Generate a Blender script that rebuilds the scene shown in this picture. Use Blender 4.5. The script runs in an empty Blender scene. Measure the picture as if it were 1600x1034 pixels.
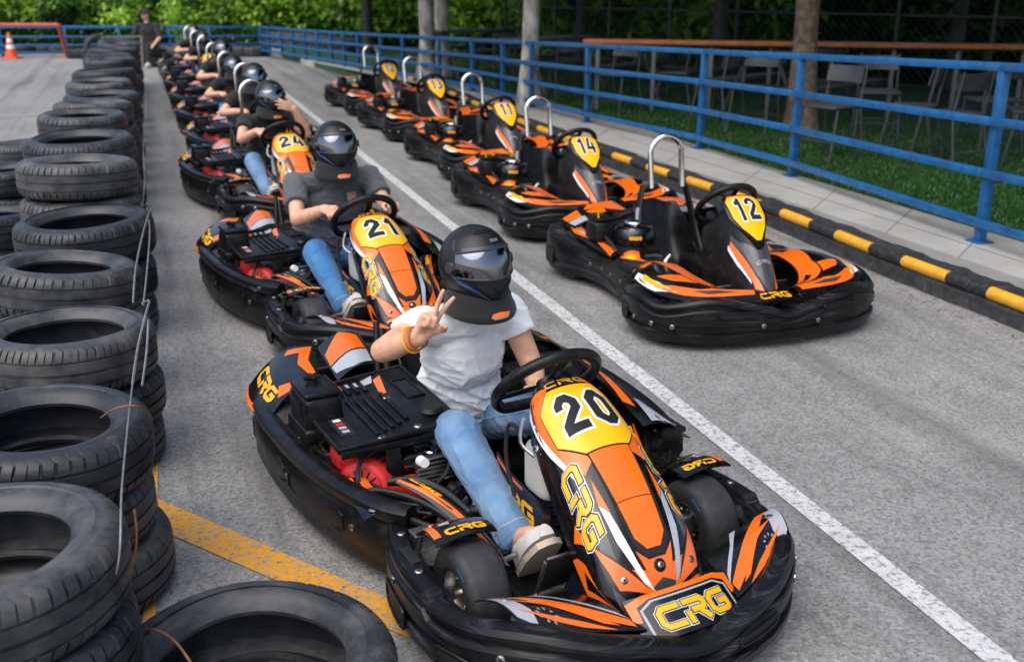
import bpy, bmesh, math, random
from mathutils import Vector, Matrix, noise, Quaternion
from math import sin, cos, pi, radians, sqrt, atan2
import numpy as np
R_ = random.Random(7)
scene = bpy.context.scene
COL = scene.collection
V = Vector
# ------------------------------------------------------------------ camera model
F_, HZ, CH = 1600.0, -25.0, 1.6          # focal length in photo pixels, horizon row, eye height
PITCH = math.atan((517 - HZ) / F_)
def gp(u, v, z=0.0):
    "the point at height z seen at photo pixel u, v"
    x = (u - 800) / F_; y = (v - 517) / F_
    dx, dy, dz = x, cos(PITCH) - y * sin(PITCH), -sin(PITCH) - y * cos(PITCH)
    t = (CH - z) / (-dz)
    return V((dx * t, dy * t, z))
# ------------------------------------------------------------------ materials
MATS = {}
def nt(name):
    m = bpy.data.materials.new(name); m.use_nodes = True
    t = m.node_tree; b = t.nodes['Principled BSDF']
    MATS[name] = m
    return m, t, b
def N(t, typ, **kw):
    n = t.nodes.new(typ)
    for k, v in kw.items():
        if k in n.inputs.keys(): n.inputs[k].default_value = v
        else: setattr(n, k, v)
    return n
def L(t, a, b): t.links.new(a, b)
def coords(t, scale=(1, 1, 1), which='Object'):
    tc = N(t, 'ShaderNodeTexCoord'); mp = N(t, 'ShaderNodeMapping'); mp.inputs['Scale'].default_value = scale
    L(t, tc.outputs[which], mp.inputs['Vector']); return mp.outputs['Vector']
def ramp(t, fac, stops, interp='LINEAR'):
    r = N(t, 'ShaderNodeValToRGB'); r.color_ramp.interpolation = interp
    el = r.color_ramp.elements
    while len(el) < len(stops): el.new(.5)
    for e, (p, c) in zip(el, stops):
        e.position = p; e.color = (c, c, c, 1) if not hasattr(c, '__len__') else tuple(c) + (1,)
    L(t, fac, r.inputs['Fac']); return r.outputs['Color']
def mixc(t, fac, a, b, mode='MIX'):
    m = N(t, 'ShaderNodeMix', data_type='RGBA', blend_type=mode)
    for s, i in ((fac, 0), (a, 6), (b, 7)):
        if hasattr(s, 'links'): L(t, s, m.inputs[i])
        else: m.inputs[i].default_value = s if i == 0 else (tuple(s) + (1,) if len(s) == 3 else s)
    return m.outputs[2]
def noi(t, vec, scale, detail=4, rough=.55):
    n = N(t, 'ShaderNodeTexNoise'); n.inputs['Scale'].default_value = scale; n.inputs['Detail'].default_value = detail
    n.inputs['Roughness'].default_value = rough
    L(t, vec, n.inputs['Vector']); return n.outputs['Fac']
def bump(t, b, h, strength=.3, dist=.002):
    n = N(t, 'ShaderNodeBump'); n.inputs['Strength'].default_value = strength; n.inputs['Distance'].default_value = dist
    L(t, h, n.inputs['Height']); L(t, n.outputs['Normal'], b.inputs['Normal'])
def simple(name, col, rough=.4, metal=0, coat=0, spec=.5, vary=.0, vscale=6, bmp=0, bscale=60, bdist=.002, dust=0):
    m, t, b = nt(name)
    b.inputs['Roughness'].default_value = rough; b.inputs['Metallic'].default_value = metal
    b.inputs['Coat Weight'].default_value = coat; b.inputs['Coat Roughness'].default_value = .12
    b.inputs['Specular IOR Level'].default_value = spec
    vec = coords(t)
    n1 = noi(t, vec, vscale, 5, .6)
    lo = tuple(c * (1 - vary) for c in col); hi = tuple(min(1, c * (1 + vary)) for c in col)
    c = ramp(t, n1, [(.3, lo), (.7, hi)])
    if dust:
        n2 = noi(t, vec, vscale * 3.1, 6, .7)
        f = ramp(t, n2, [(.48, 0), (.75, dust)])
        c = mixc(t, f, c, (.16, .15, .14))
    L(t, c, b.inputs['Base Color'])
    r = ramp(t, noi(t, vec, vscale * 2.3, 5), [(.3, max(.03, rough * .8)), (.7, min(1, rough * 1.25))])
    L(t, r, b.inputs['Roughness'])
    if bmp: bump(t, b, noi(t, vec, bscale, 4), bmp, bdist)
    return m
simple('black_plastic', (.0045, .0045, .005), .33, spec=.26, vary=.3, bmp=.3, bscale=240, bdist=.0008, dust=.10)
def scuffed():
    m, t, b = nt('scuffed_plastic')
    vec = coords(t, (3.5, 3.5, 170)); v2 = coords(t)
    s = ramp(t, noi(t, vec, 2.2, 6, .7), [(.50, 0), (.66, 1)])
    k = ramp(t, noi(t, v2, 7, 3), [(.40, .05), (.62, .7)])
    f = N(t, 'ShaderNodeMath', operation='MULTIPLY'); L(t, s, f.inputs[0]); L(t, k, f.inputs[1])
    c = mixc(t, f.outputs[0], (.0045, .0045, .005), (.095, .094, .092))
    L(t, c, b.inputs['Base Color'])
    b.inputs['Specular IOR Level'].default_value = .27
    L(t, ramp(t, f.outputs[0], [(0, .33), (1, .65)]), b.inputs['Roughness'])
    bump(t, b, noi(t, v2, 160, 5, .6), .22, .0008)
scuffed()
simple('black_gloss', (.0035, .0035, .004), .18, spec=.45, coat=.2, vary=.2, vscale=9, dust=.07)
simple('black_matte', (.006, .006, .006), .7, vary=.3)
simple('orange', (.86, .142, .004), .28, coat=.3, vary=.07, vscale=9, dust=.16)
simple('yellow', (.93, .45, .002), .3, coat=.2, vary=.05, vscale=9, dust=.10)
simple('logo_yellow', (.85, .40, .006), .3, vary=.04)
simple('sticker_white', (.78, .78, .78), .35, vary=.04)
simple('graphite', (.045, .047, .052), .3, coat=.3, vary=.1)
simple('silver_sticker', (.36, .38, .42), .3, vary=.1)
simple('red', (.56, .016, .012), .42, vary=.25, vscale=14, dust=.2)
simple('steel', (.42, .41, .40), .34, metal=1, vary=.25, vscale=40)
simple('chrome', (.78, .78, .79), .1, metal=1, vary=.05)
simple('alloy', (.5, .49, .48), .3, metal=1, vary=.1)
simple('worn_steel', (.2, .19, .18), .42, metal=.9, vary=.35, vscale=30)
simple('slick_rubber', (.020, .020, .021), .62, vary=.25, vscale=14, bmp=.5, bscale=160, bdist=.001, dust=.12)
simple('blue_mark', (.02, .16, .42), .4)
simple('helmet_matte', (.0075, .0078, .009), .40, spec=.4, vary=.1)
simple('helmet_trim', (.03, .032, .036), .3, vary=.1)
simple('helmet_blue', (.008, .06, .20), .3, vary=.1)
simple('visor', (.20, .205, .22), .10, metal=1)
simple('print_grey', (.22, .22, .23), .5)
simple('tank_white', (.42, .41, .38), .45, vary=.12, vscale=9)
simple('pack_orange', (.6, .17, .05), .4)
def cloth(name, col, sc=900, fade=None):
    m, t, b = nt(name); vec = coords(t)
    n1 = noi(t, vec, 9, 5, .6)
    c = ramp(t, n1, [(.3, tuple(x * .82 for x in col)), (.7, tuple(min(1, x * 1.1) for x in col))])
    if fade:
        c = mixc(t, ramp(t, noi(t, vec, 5.5, 3, .5), [(.45, 0), (.72, .8)]), c, fade)
        w = N(t, 'ShaderNodeTexWave'); w.inputs['Scale'].default_value = 260; w.inputs['Distortion'].default_value = 2
        L(t, vec, w.inputs['Vector'])
        c = mixc(t, .10, c, w.outputs['Color'], 'OVERLAY')
    L(t, c, b.inputs['Base Color']); b.inputs['Roughness'].default_value = .85; b.inputs['Sheen Weight'].default_value = .15
    h = noi(t, vec, 40, 3); h2 = noi(t, vec, sc, 2)
    a = N(t, 'ShaderNodeMath', operation='ADD'); L(t, h, a.inputs[0]); L(t, h2, a.inputs[1])
    bump(t, b, a.outputs[0], .3, .003)
cloth('white_cotton', (.88, .88, .87)); cloth('grey_cotton', (.085, .09, .10)); cloth('black_cotton', (.006, .006, .007))
cloth('light_denim', (.095, .205, .37), fade=(.29, .42, .58)); cloth('blue_denim', (.03, .15, .36), fade=(.10, .26, .48))
cloth('dark_cloth', (.012, .012, .014)); cloth('shoe_leather', (.62, .60, .57)); cloth('shoe_sole', (.50, .41, .31)); cloth('brace_foam', (.005, .005, .0055))
def skin():
    m, t, b = nt('skin'); vec = coords(t)
    c = ramp(t, noi(t, vec, 26, 5, .6), [(.3, (.60, .29, .17)), (.7, (.74, .42, .28))])
    L(t, c, b.inputs['Base Color']); b.inputs['Roughness'].default_value = .48
    b.inputs['Subsurface Weight'].default_value = .12; b.inputs['Subsurface Radius'].default_value = (.012, .005, .003)
    bump(t, b, noi(t, vec, 240, 4), .12, .001)
skin()
def tyre_mat():
    m, t, b = nt('old_tyre'); vec = coords(t)
    oi = N(t, 'ShaderNodeObjectInfo')
    n = noi(t, vec, 7, 6, .65)
    ad = N(t, 'ShaderNodeMath', operation='MULTIPLY_ADD'); L(t, oi.outputs['Random'], ad.inputs[0]); ad.inputs[1].default_value = .25; ad.inputs[2].default_value = -.12
    s = N(t, 'ShaderNodeMath', operation='ADD'); L(t, n, s.inputs[0]); L(t, ad.outputs[0], s.inputs[1])
    c = ramp(t, s.outputs[0], [(.28, (.009, .010, .012)), (.50, (.024, .026, .030)), (.80, (.105, .100, .093))])
    st = ramp(t, noi(t, coords(t, (3, 3, 24)), 6, 6, .7), [(.55, 0), (.78, .55)])
    c = mixc(t, st, c, (.13, .115, .09))
    L(t, c, b.inputs['Base Color'])
    L(t, ramp(t, n, [(.3, .34), (.7, .60)]), b.inputs['Roughness'])
    bump(t, b, noi(t, vec, 60, 5, .65), .3, .003)
tyre_mat()
simple('wire', (.34, .34, .35), .4, metal=.7, vary=.3, vscale=30)
simple('rusty_wire', (.26, .10, .035), .75, vary=.4, vscale=40)
simple('rust', (.30, .11, .03), .8, vary=.5, vscale=12, bmp=.4, bscale=50)
def asphalt_nodes(t, b):
    vec = coords(t)
    big = noi(t, vec, .55, 5, .6); mid = noi(t, vec, 5, 5, .65)
    vo = N(t, 'ShaderNodeTexVoronoi'); vo.inputs['Scale'].default_value = 95; L(t, vec, vo.inputs['Vector'])
    vo2 = N(t, 'ShaderNodeTexVoronoi'); vo2.inputs['Scale'].default_value = 42; L(t, vec, vo2.inputs['Vector'])
    c = ramp(t, big, [(.3, (.205, .199, .190)), (.7, (.285, .279, .268))])
    c = mixc(t, .5, c, ramp(t, mid, [(.25, .35), (.75, .65)]), 'OVERLAY')
    peb = ramp(t, vo.outputs['Color'], [(.1, .22), (.5, .5), (.95, .74)])
    c = mixc(t, .62, c, peb, 'OVERLAY')
    pit = ramp(t, noi(t, vec, 75, 4, .75), [(.36, .3), (.45, 1)])
    c = mixc(t, .75, c, pit, 'MULTIPLY')
    h = N(t, 'ShaderNodeMath', operation='ADD'); L(t, vo.outputs['Distance'], h.inputs[0]); L(t, noi(t, vec, 75, 4, .75), h.inputs[1])
    b.inputs['Roughness'].default_value = .82
    return c, h.outputs[0], vec
def asphalt():
    m, t, b = nt('asphalt'); c, h, vec = asphalt_nodes(t, b)
    # long cracks and old oil spots that stay where they are
    crk = N(t, 'ShaderNodeTexVoronoi', feature='DISTANCE_TO_EDGE'); crk.inputs['Scale'].default_value = .38
    wv = mixc(t, .12, vec, noi(t, vec, 2.5, 4), 'LINEAR_LIGHT')
    L(t, wv, crk.inputs['Vector'])
    c = mixc(t, ramp(t, crk.outputs['Distance'], [(0, .28), (.004, 0)]), c, (.05, .05, .05))
    spots = ramp(t, noi(t, vec, 1.6, 3, .5), [(.62, 0), (.75, .35)])
    c = mixc(t, spots, c, (.09, .088, .085))
    mr = N(t, 'ShaderNodeMapping'); mr.inputs['Rotation'].default_value = (0, 0, radians(-19.5)); mr.inputs['Scale'].default_value = (1, 1, 1); L(t, vec, mr.inputs['Vector'])
    ms = N(t, 'ShaderNodeMapping'); ms.inputs['Scale'].default_value = (4.5, .22, 1); L(t, mr.outputs['Vector'], ms.inputs['Vector'])
    rub = ramp(t, noi(t, ms.outputs['Vector'], 1.0, 5, .6), [(.48, 0), (.70, .62)])      # rubber laid down along the lane
    c = mixc(t, rub, c, (.06, .058, .056))
    lite = ramp(t, noi(t, vec, .9, 4, .6), [(.58, 0), (.75, .35)]); c = mixc(t, lite, c, (.36, .345, .32))
    L(t, c, b.inputs['Base Color']); bump(t, b, h, .6, .004)
asphalt()
def paint(name, col, wear):
    m, t, b = nt(name); c, h, vec = asphalt_nodes(t, b)
    f = ramp(t, noi(t, vec, 48, 6, .75), [(wear - .05, 0), (wear + .04, 1)])
    f2 = ramp(t, noi(t, vec, 6, 4), [(.3, .72), (.55, 1)])
    k = N(t, 'ShaderNodeMath', operation='MULTIPLY'); L(t, f, k.inputs[0]); L(t, f2, k.inputs[1])
    cc = mixc(t, noi(t, vec, 14, 4), tuple(x * .8 for x in col), col)
    L(t, mixc(t, k.outputs[0], c, cc), b.inputs['Base Color']); bump(t, b, h, .45, .004)
paint('white_paint', (.62, .62, .61), .455); paint('yellow_paint', (.74, .33, .015), .45)
paint('faded_orange_paint', (.42, .25, .12), .55)
def concrete():
    m, t, b = nt('concrete'); vec = coords(t)
    c = ramp(t, noi(t, vec, 1.8, 6, .65), [(.25, (.27, .26, .24)), (.75, (.43, .42, .39))])
    c = mixc(t, ramp(t, noi(t, vec, 9, 5, .7), [(.55, 0), (.8, .4)]), c, (.36, .27, .18))
    c = mixc(t, .35, c, noi(t, vec, 150, 3), 'OVERLAY')
    L(t, c, b.inputs['Base Color']); b.inputs['Roughness'].default_value = .85
    bump(t, b, noi(t, vec, 90, 5, .7), .4, .003)
concrete()
simple('blue_paint', (.003, .098, .27), .36, coat=.05, vary=.35, vscale=11, dust=.25)
simple('kerb_yellow', (.74, .35, .010), .5, vary=.2, vscale=16, dust=.5, bmp=.3, bscale=50)
simple('kerb_black', (.012, .012, .013), .6, vary=.4, vscale=12, dust=.45, bmp=.4, bscale=40)
simple('grey_paint', (.045, .047, .051), .5, vary=.2, vscale=9, dust=.2)
simple('light_post', (.13, .13, .13), .55, vary=.2, vscale=9, dust=.3)
simple('counter_orange', (.43, .12, .02), .5, vary=.25, vscale=6)
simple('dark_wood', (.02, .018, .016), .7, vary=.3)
simple('orange_pipe', (.50, .085, .015), .5, vary=.2, vscale=5)
simple('cone_orange', (.75, .09, .01), .5, vary=.12)
simple('rubber_belt', (.02, .02, .021), .65, vary=.4, vscale=5, dust=.3)
simple('link_wire', (.03, .045, .035), .5, metal=.5)
def grass():
    m, t, b = nt('turf'); vec = coords(t)
    c = ramp(t, noi(t, vec, 5, 5), [(.3, (.010, .05, .005)), (.7, (.025, .10, .010))])
    c = mixc(t, .5, c, noi(t, vec, 300, 3), 'OVERLAY')
    L(t, c, b.inputs['Base Color']); b.inputs['Roughness'].default_value = .6
    bump(t, b, noi(t, vec, 200, 4), .7, .01)
    m, t, b = nt('grass_blade')
    oi = N(t, 'ShaderNodeNewGeometry')
    c = ramp(t, oi.outputs['Random Per Island'], [(0, (.006, .036, .003)), (.6, (.018, .09, .007)), (1, (.045, .14, .014))])
    L(t, c, b.inputs['Base Color']); b.inputs['Roughness'].default_value = .5
grass()
def leaf(name, a, bcol, ccol):
    m, t, b = nt(name)
    g = N(t, 'ShaderNodeNewGeometry')
    c = ramp(t, g.outputs['Random Per Island'], [(0, a), (.55, bcol), (1, ccol)])
    L(t, c, b.inputs['Base Color']); b.inputs['Roughness'].default_value = .45
    tr = N(t, 'ShaderNodeBsdfTranslucent'); L(t, c, tr.inputs['Color'])
    mx = N(t, 'ShaderNodeMixShader'); mx.inputs[0].default_value = .5
    L(t, b.outputs[0], mx.inputs[1]); L(t, tr.outputs[0], mx.inputs[2]); L(t, mx.outputs[0], t.nodes['Material Output'].inputs['Surface'])
leaf('leaf_sunlit', (.10, .26, .015), (.22, .44, .03), (.42, .62, .10))  # sunlit, backlit look of the leaves put into their colour
leaf('leaf_sunlit_lime', (.20, .40, .02), (.36, .60, .05), (.55, .75, .16))  # lime highlights of sunlit foliage painted as leaf colour
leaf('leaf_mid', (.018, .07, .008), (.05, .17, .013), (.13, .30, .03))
leaf('leaf_shaded', (.004, .016, .004), (.010, .036, .006), (.025, .08, .010))  # shade under the trees put into the leaf colour
def bark():
    m, t, b = nt('bark'); vec = coords(t, (1, 1, .35))
    c = ramp(t, noi(t, vec, 9, 6, .65), [(.32, (.10, .08, .06)), (.45, (.30, .27, .23)), (.62, (.60, .57, .52))])
    L(t, c, b.inputs['Base Color']); b.inputs['Roughness'].default_value = .9
    bump(t, b, noi(t, vec, 22, 6, .7), .8, .02)
bark()
simple('brown_bark', (.17, .12, .085), .9, vary=.6, vscale=16, bmp=.9, bscale=30, bdist=.02)
simple('dry_leaf', (.17, .10, .045), .8, vary=.5, vscale=30)
simple('soil', (.008, .008, .006), .9, vary=.4, vscale=3)
# ------------------------------------------------------------------ mesh builder
def cr(pts, n=8, closed=False):
    "Catmull-Rom through points of any dimension"
    P = [np.array(p, float) for p in pts]; m = len(P); out = []
    segs = m if closed else m - 1
    for i in range(segs):
        g = (lambda k: P[k % m]) if closed else (lambda k: P[max(0, min(m - 1, k))])
        a, b, c, d = g(i - 1), g(i), g(i + 1), g(i + 2)
        for k in range(n):
            s = k / n
            out.append(.5 * ((2 * b) + (c - a) * s + (2 * a - 5 * b + 4 * c - d) * s * s + (3 * b - a - 3 * c + d) * s ** 3))
    if not closed: out.append(P[-1])
    return out
SKEW = [0]
class MB:
    def __init__(s): s.v = []; s.f = []; s.m = []; s.sm = []; s.slots = []; s.mx = 1; s.mat4 = None
    def slot(s, n):
        if n not in s.slots: s.slots.append(n)
        return s.slots.index(n)
    def add(s, vs, fs, mat, smooth=True):
        o = len(s.v); k = s.slot(mat)
        for p in vs:
            p = V(p)
            if s.mat4: p = s.mat4 @ p
            if s.mx < 0: p = V((-p.x, p.y, p.z))
            s.v.append(p)
        flip = s.mx < 0
        for f in fs:
            f = [i + o for i in f]
            s.f.append(f[::-1] if flip else f); s.m.append(k); s.sm.append(smooth)
    def box(s, c, size, mat, bev=.004, rot=None, seg=2, taper=None):
        bm = bmesh.new(); bmesh.ops.create_cube(bm, size=1)
        for v in bm.verts:
            v.co = V((v.co.x * size[0], v.co.y * size[1], v.co.z * size[2]))
            if taper and v.co.z > 0: v.co.x *= taper; v.co.y *= taper
        if bev: bmesh.ops.bevel(bm, geom=bm.edges[:], offset=bev, segments=seg, affect='EDGES', profile=.5)
        s.bm(bm, mat, c, rot)
    def bm(s, bm, mat, c=(0, 0, 0), rot=None, smooth=True):
        mt = Matrix.Translation(V(c)) @ ((rot.to_4x4() if rot else Matrix()))
        bm.verts.index_update()
        s.add([mt @ v.co for v in bm.verts], [[v.index for v in f.verts] for f in bm.faces], mat, smooth); bm.free()
    def tube(s, pts, r, mat, n=10, closed=False, cap=True, sub=0, flat=1.0):
        if sub: 
            if hasattr(r, '__len__'):
                q = cr([tuple(p) + (rr,) for p, rr in zip(pts, r)], sub, closed); pts = [V(x[:3]) for x in q]; r = [x[3] for x in q]
            else: pts = [V(x) for x in cr([tuple(p) for p in pts], sub, closed)]
        pts = [V(p) for p in pts]; m = len(pts)
        rr = r if hasattr(r, '__len__') else [r] * m
        tang = []
        for i in range(m):
            a = pts[(i - 1) % m] if (closed or i > 0) else pts[i]; b = pts[(i + 1) % m] if (closed or i < m - 1) else pts[i]
            d = (b - a); tang.append(d.normalized() if d.length > 1e-9 else V((0, 0, 1)))
        up = V((0, 0, 1)) if abs(tang[0].z) < .9 else V((0, 1, 0))
        nrm = (up - tang[0] * up.dot(tang[0])).normalized(); vs = []
        for i in range(m):
            nrm = (nrm - tang[i] * nrm.dot(tang[i])); nrm = nrm.normalized() if nrm.length > 1e-6 else V((1, 0, 0))
            bn = tang[i].cross(nrm)
            for k in range(n):
                a = 2 * pi * k / n
                vs.append(pts[i] + nrm * cos(a) * rr[i] + bn * sin(a) * rr[i] * flat)
        fs = []
        for i in range(m if closed else m - 1):
            for k in range(n):
                a = i * n + k; b = i * n + (k + 1) % n; j = ((i + 1) % m) * n
                fs.append([a, b, j + (k + 1) % n, j + k])
        if cap and not closed: fs.append(list(range(n))[::-1]); fs.append([(m - 1) * n + k for k in range(n)])
        s.add(vs, fs, mat)
    def cyl(s, p0, p1, r0, r1, mat, n=16): s.tube([p0, p1], [r0, r1], mat, n)
    def lathe(s, prof, mat, n=32, mt=None, closed=False, mats=None):
        "prof of (r, h) about local Z"
        mt = mt or Matrix(); m = len(prof)
        vs = [mt @ V((r * cos(2 * pi * k / n), r * sin(2 * pi * k / n), h)) for r, h in prof for k in range(n)]
        base = 0
        groups = {}
        for i in range(m if closed else m - 1):
            j = (i + 1) % m
            for k in range(n):
                groups.setdefault(mats[i] if mats else mat, []).append([i * n + k, i * n + (k + 1) % n, j * n + (k + 1) % n, j * n + k])
        for g, fs in groups.items():
            used = sorted({i for f in fs for i in f}); mp = {u: q for q, u in enumerate(used)}
            s.add([vs[u] for u in used], [[mp[i] for i in f] for f in fs], g)
    def sweep(s, path, prof, mat, caps=True):
        "path of (x, y); prof(t) gives a closed loop of (outward, z)"
        m = len(path); vs = []; n = None
        for i in range(m):
            a = path[max(0, i - 1)]; b = path[min(m - 1, i + 1)]
            d = V((b[0] - a[0], b[1] - a[1])).normalized(); nx, ny = d.y, -d.x
            q = prof(i / (m - 1)); n = len(q)
            for o, z in q: vs.append(V((path[i][0] + nx * o, path[i][1] + ny * o, z)))
        fs = [[i * n + k, (i + 1) * n + k, (i + 1) * n + (k + 1) % n, i * n + (k + 1) % n] for i in range(m - 1) for k in range(n)]
        if caps: fs.append(list(range(n))); fs.append([(m - 1) * n + k for k in range(n)][::-1])
        s.add(vs, fs, mat)
    def patch(s, P, mat, u0=-1, u1=1, v0=0, v1=1, nu=24, nv=32, thick=.003):
        vs = []; fs = []
        for sgn in (0, 1):
            for j in range(nv + 1):
                for i in range(nu + 1):
                    u = u0 + (u1 - u0) * i / nu; v = v0 + (v1 - v0) * j / nv
                    p = P(u, v)
                    if sgn: p = p - pn(P, u, v) * thick
                    vs.append(p)
        W = nu + 1; O = W * (nv + 1)
        for j in range(nv):
            for i in range(nu):
                a = j * W + i; fs.append([a, a + 1, a + W + 1, a + W]); fs.append([O + a, O + a + W, O + a + W + 1, O + a + 1])
        for j in range(nv):
            a = j * W; fs.append([a, a + W, O + a + W, O + a]); a += nu; fs.append([a, O + a, O + a + W, a + W])
        for i in range(nu):
            a = i; fs.append([a, O + a, O + a + 1, a + 1]); a += nv * W; fs.append([a, a + 1, O + a + 1, O + a])
        s.add(vs, fs, mat)
    def decal(s, P, poly, mat, layer=1, du=.12, dv=.04, off=.0009):
        bm = bmesh.new()
        try: fc = bm.faces.new([bm.verts.new((p[0], p[1], 0)) for p in poly])
        except Exception: bm.free(); return
        bmesh.ops.triangulate(bm, faces=[fc])
        xs = [p[0] for p in poly]; ys = [p[1] for p in poly]
        for ax, lo, hi, st in ((0, min(xs), max(xs), du), (1, min(ys), max(ys), dv)):
            k = math.ceil(lo / st)
            while k * st < hi:
                co = [0, 0, 0]; no = [0, 0, 0]; co[ax] = k * st; no[ax] = 1
                bmesh.ops.bisect_plane(bm, geom=bm.verts[:] + bm.edges[:] + bm.faces[:], plane_co=co, plane_no=no)
                k += 1
        bm.verts.index_update()
        vs = [P(v.co.x, v.co.y) + pn(P, v.co.x, v.co.y) * off * layer for v in bm.verts]
        ar = sum(poly[i][0] * poly[(i + 1) % len(poly)][1] - poly[(i + 1) % len(poly)][0] * poly[i][1] for i in range(len(poly)))
        fs = []
        for f in bm.faces:
            q = [v.index for v in f.verts]
            fs.append(q)
        # orient along the surface normal
        for i, q in enumerate(fs):
            a, b, c = [bm.verts[:][k].co for k in q[:3]] if False else [None] * 3
        bm.verts.ensure_lookup_table()
        for q in fs:
            if sum(bm.verts[q[i]].co.x * bm.verts[q[(i + 1) % len(q)]].co.y - bm.verts[q[(i + 1) % len(q)]].co.x * bm.verts[q[i]].co.y for i in range(len(q))) < 0: q.reverse()
        bm.free(); s.add(vs, fs, mat)
    def stroke(s, P, pts, w, mat, layer=1, closed=False, T=None, ext=0, **kw):
        pts = [V((p[0], p[1])) for p in pts]
        if ext and not closed:
            pts[0] = pts[0] + (pts[0] - pts[1]).normalized() * ext; pts[-1] = pts[-1] + (pts[-1] - pts[-2]).normalized() * ext
        m = len(pts); Lf = []; Rt = []
        for i in range(m):
            a = pts[(i - 1) % m] if closed or i > 0 else None; b = pts[(i + 1) % m] if closed or i < m - 1 else None
            d1 = (pts[i] - a).normalized() if a is not None else (b - pts[i]).normalized()
            d2 = (b - pts[i]).normalized() if b is not None else d1
            n1 = V((-d1.y, d1.x)); n2 = V((-d2.y, d2.x)); h = (n1 + n2)
            h = h.normalized() if h.length > 1e-6 else n1
            k = min(2.2, 1 / max(.2, h.dot(n1)))
            Lf.append(pts[i] + h * w / 2 * k); Rt.append(pts[i] - h * w / 2 * k)
        T = T or (lambda x, y: (x, y))
        for i in range(m if closed else m - 1):
            j = (i + 1) % m
            s.decal(P, [T(*q) for q in (Rt[i], Rt[j], Lf[j], Lf[i])], mat, layer, **kw)
    def text(s, P, string, T, layers, wid=.62, gap=.12, **kw):
        "layers: list of (material, stroke width, layer index); T maps glyph units (height 1) to u, v"
        x = 0
        for ch in string:
            gw, strokes = GLYPH[ch]
            for mat, w, ly in layers:
                for k, (pts, cl) in enumerate(strokes):
                    s.stroke(P, [(x + p[0], p[1]) for p in pts], w, mat, ly + .25 * k, cl, T, ext=max(0, (w - layers[-1][1]) / 2), **kw)
            x += gw + gap
        return x
    def bolt(s, p, n, r=.009, mat='steel', h=.005):
        n = V(n).normalized(); p = V(p)
        s.tube([p, p + n * h * .6, p + n * h], [r, r, r * .72], mat, 12)
        s.tube([p + n * h, p + n * (h + .0008)], [r * .42, r * .4], 'black_matte', 6)
    def build(s, name, parent=None, ang=38):
        me = bpy.data.meshes.new(name)
        if SKEW[0]: s.v = [V((v.x + SKEW[0] * (v.y - .5), v.y + SKEW[0] * v.x, v.z)) for v in s.v]
        me.from_pydata([tuple(v) for v in s.v], [], s.f)
        for n in s.slots: me.materials.append(MATS[n])
        me.polygons.foreach_set('material_index', s.m); me.polygons.foreach_set('use_smooth', s.sm)
        me.validate(); me.update()
        if ang: me.set_sharp_from_angle(angle=radians(ang))
        o = bpy.data.objects.new(name, me); COL.objects.link(o)
        if parent: o.parent = parent
        return o
def pn(P, u, v):
    e = 1e-3
    a = P(u + e, v) - P(u - e, v); b = P(u, v + e) - P(u, v - e); n = a.cross(b)
    return n.normalized() if n.length > 1e-12 else V((0, 0, 1))
GLYPH = {
 '0': (.6, [([(.12, .26), (.26, .12), (.36, .12), (.5, .26), (.5, .74), (.36, .88), (.26, .88), (.12, .74)], True)]),
 '1': (.42, [([(.06, .74), (.17, .74), (.24, .84)], False), ([(.28, .99), (.28, .02)], False)]),
 '2': (.6, [([(.12, .64), (.12, .76), (.24, .88), (.38, .88), (.5, .76), (.5, .6), (.14, .22), (.14, .12), (.6, .12)], False)]),
 '3': (.6, [([(.08, .88), (.46, .88), (.5, .8), (.5, .62), (.40, .51), (.22, .51)], False), ([(.40, .50), (.5, .40), (.5, .2), (.42, .12), (.08, .12)], False)]),
 '4': (.6, [([(.3, .98), (.1, .36), (.1, .30), (.6, .30)], False), ([(.44, .66), (.44, .02)], False)]),
 '7': (.6, [([(.04, .88), (.5, .88), (.5, .78), (.3, .02)], False)]),
 'C': (1.0, [([(.98, .86), (.26, .86), (.1, .7), (.1, .3), (.26, .14), (.98, .14)], False)]),
 'R': (1.0, [([(.02, .86), (.8, .86), (.92, .76), (.92, .6), (.8, .5), (.3, .5)], False), ([(.1, .5), (.1, .02)], False), ([(.62, .42), (.94, .04)], False)]),
 'G': (1.0, [([(.98, .86), (.26, .86), (.1, .7), (.1, .3), (.26, .14), (.8, .14), (.92, .26), (.92, .48), (.5, .48)], False)]),
 'E': (.7, [([(.66, .9), (.08, .9), (.08, .1), (.66, .1)], False), ([(.16, .5), (.6, .5)], False)]),
 'D': (.7, [([(.08, .1), (.08, .9), (.5, .9), (.64, .75), (.64, .25), (.5, .1)], True)]),
}
def empty(name, loc=(0, 0, 0), rz=0):
    o = bpy.data.objects.new(name, None); COL.objects.link(o); o.location = loc; o.rotation_euler = (0, 0, rz); o.empty_display_size = .1
    return o
def tag(o, label=None, cat=None, group=None, kind=None):
    for k, v in (('label', label), ('category', cat), ('group', group), ('kind', kind)):
        if v: o[k] = v
    return o
def kids(o): return [c for c in bpy.data.objects if c.parent == o]
def copy_tree(o, parent=None):
    c = o.copy(); COL.objects.link(c); c.parent = parent
    for k in CH_MAP.get(o.name, None) or kids(o): copy_tree(k, c)
    return c
CH_MAP = {}
ORD = ['first', 'second', 'third', 'fourth', 'fifth', 'sixth', 'seventh', 'eighth', 'ninth', 'tenth', 'eleventh', 'twelfth', 'thirteenth', 'fourteenth', 'fifteenth', 'sixteenth', 'seventeenth', 'eighteenth', 'nineteenth', 'twentieth', 'twenty-first', 'twenty-second', 'twenty-third', 'twenty-fourth', 'twenty-fifth', 'twenty-sixth', 'twenty-seventh', 'twenty-eighth']
def lerp(a, b, t): return a + (b - a) * t
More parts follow.
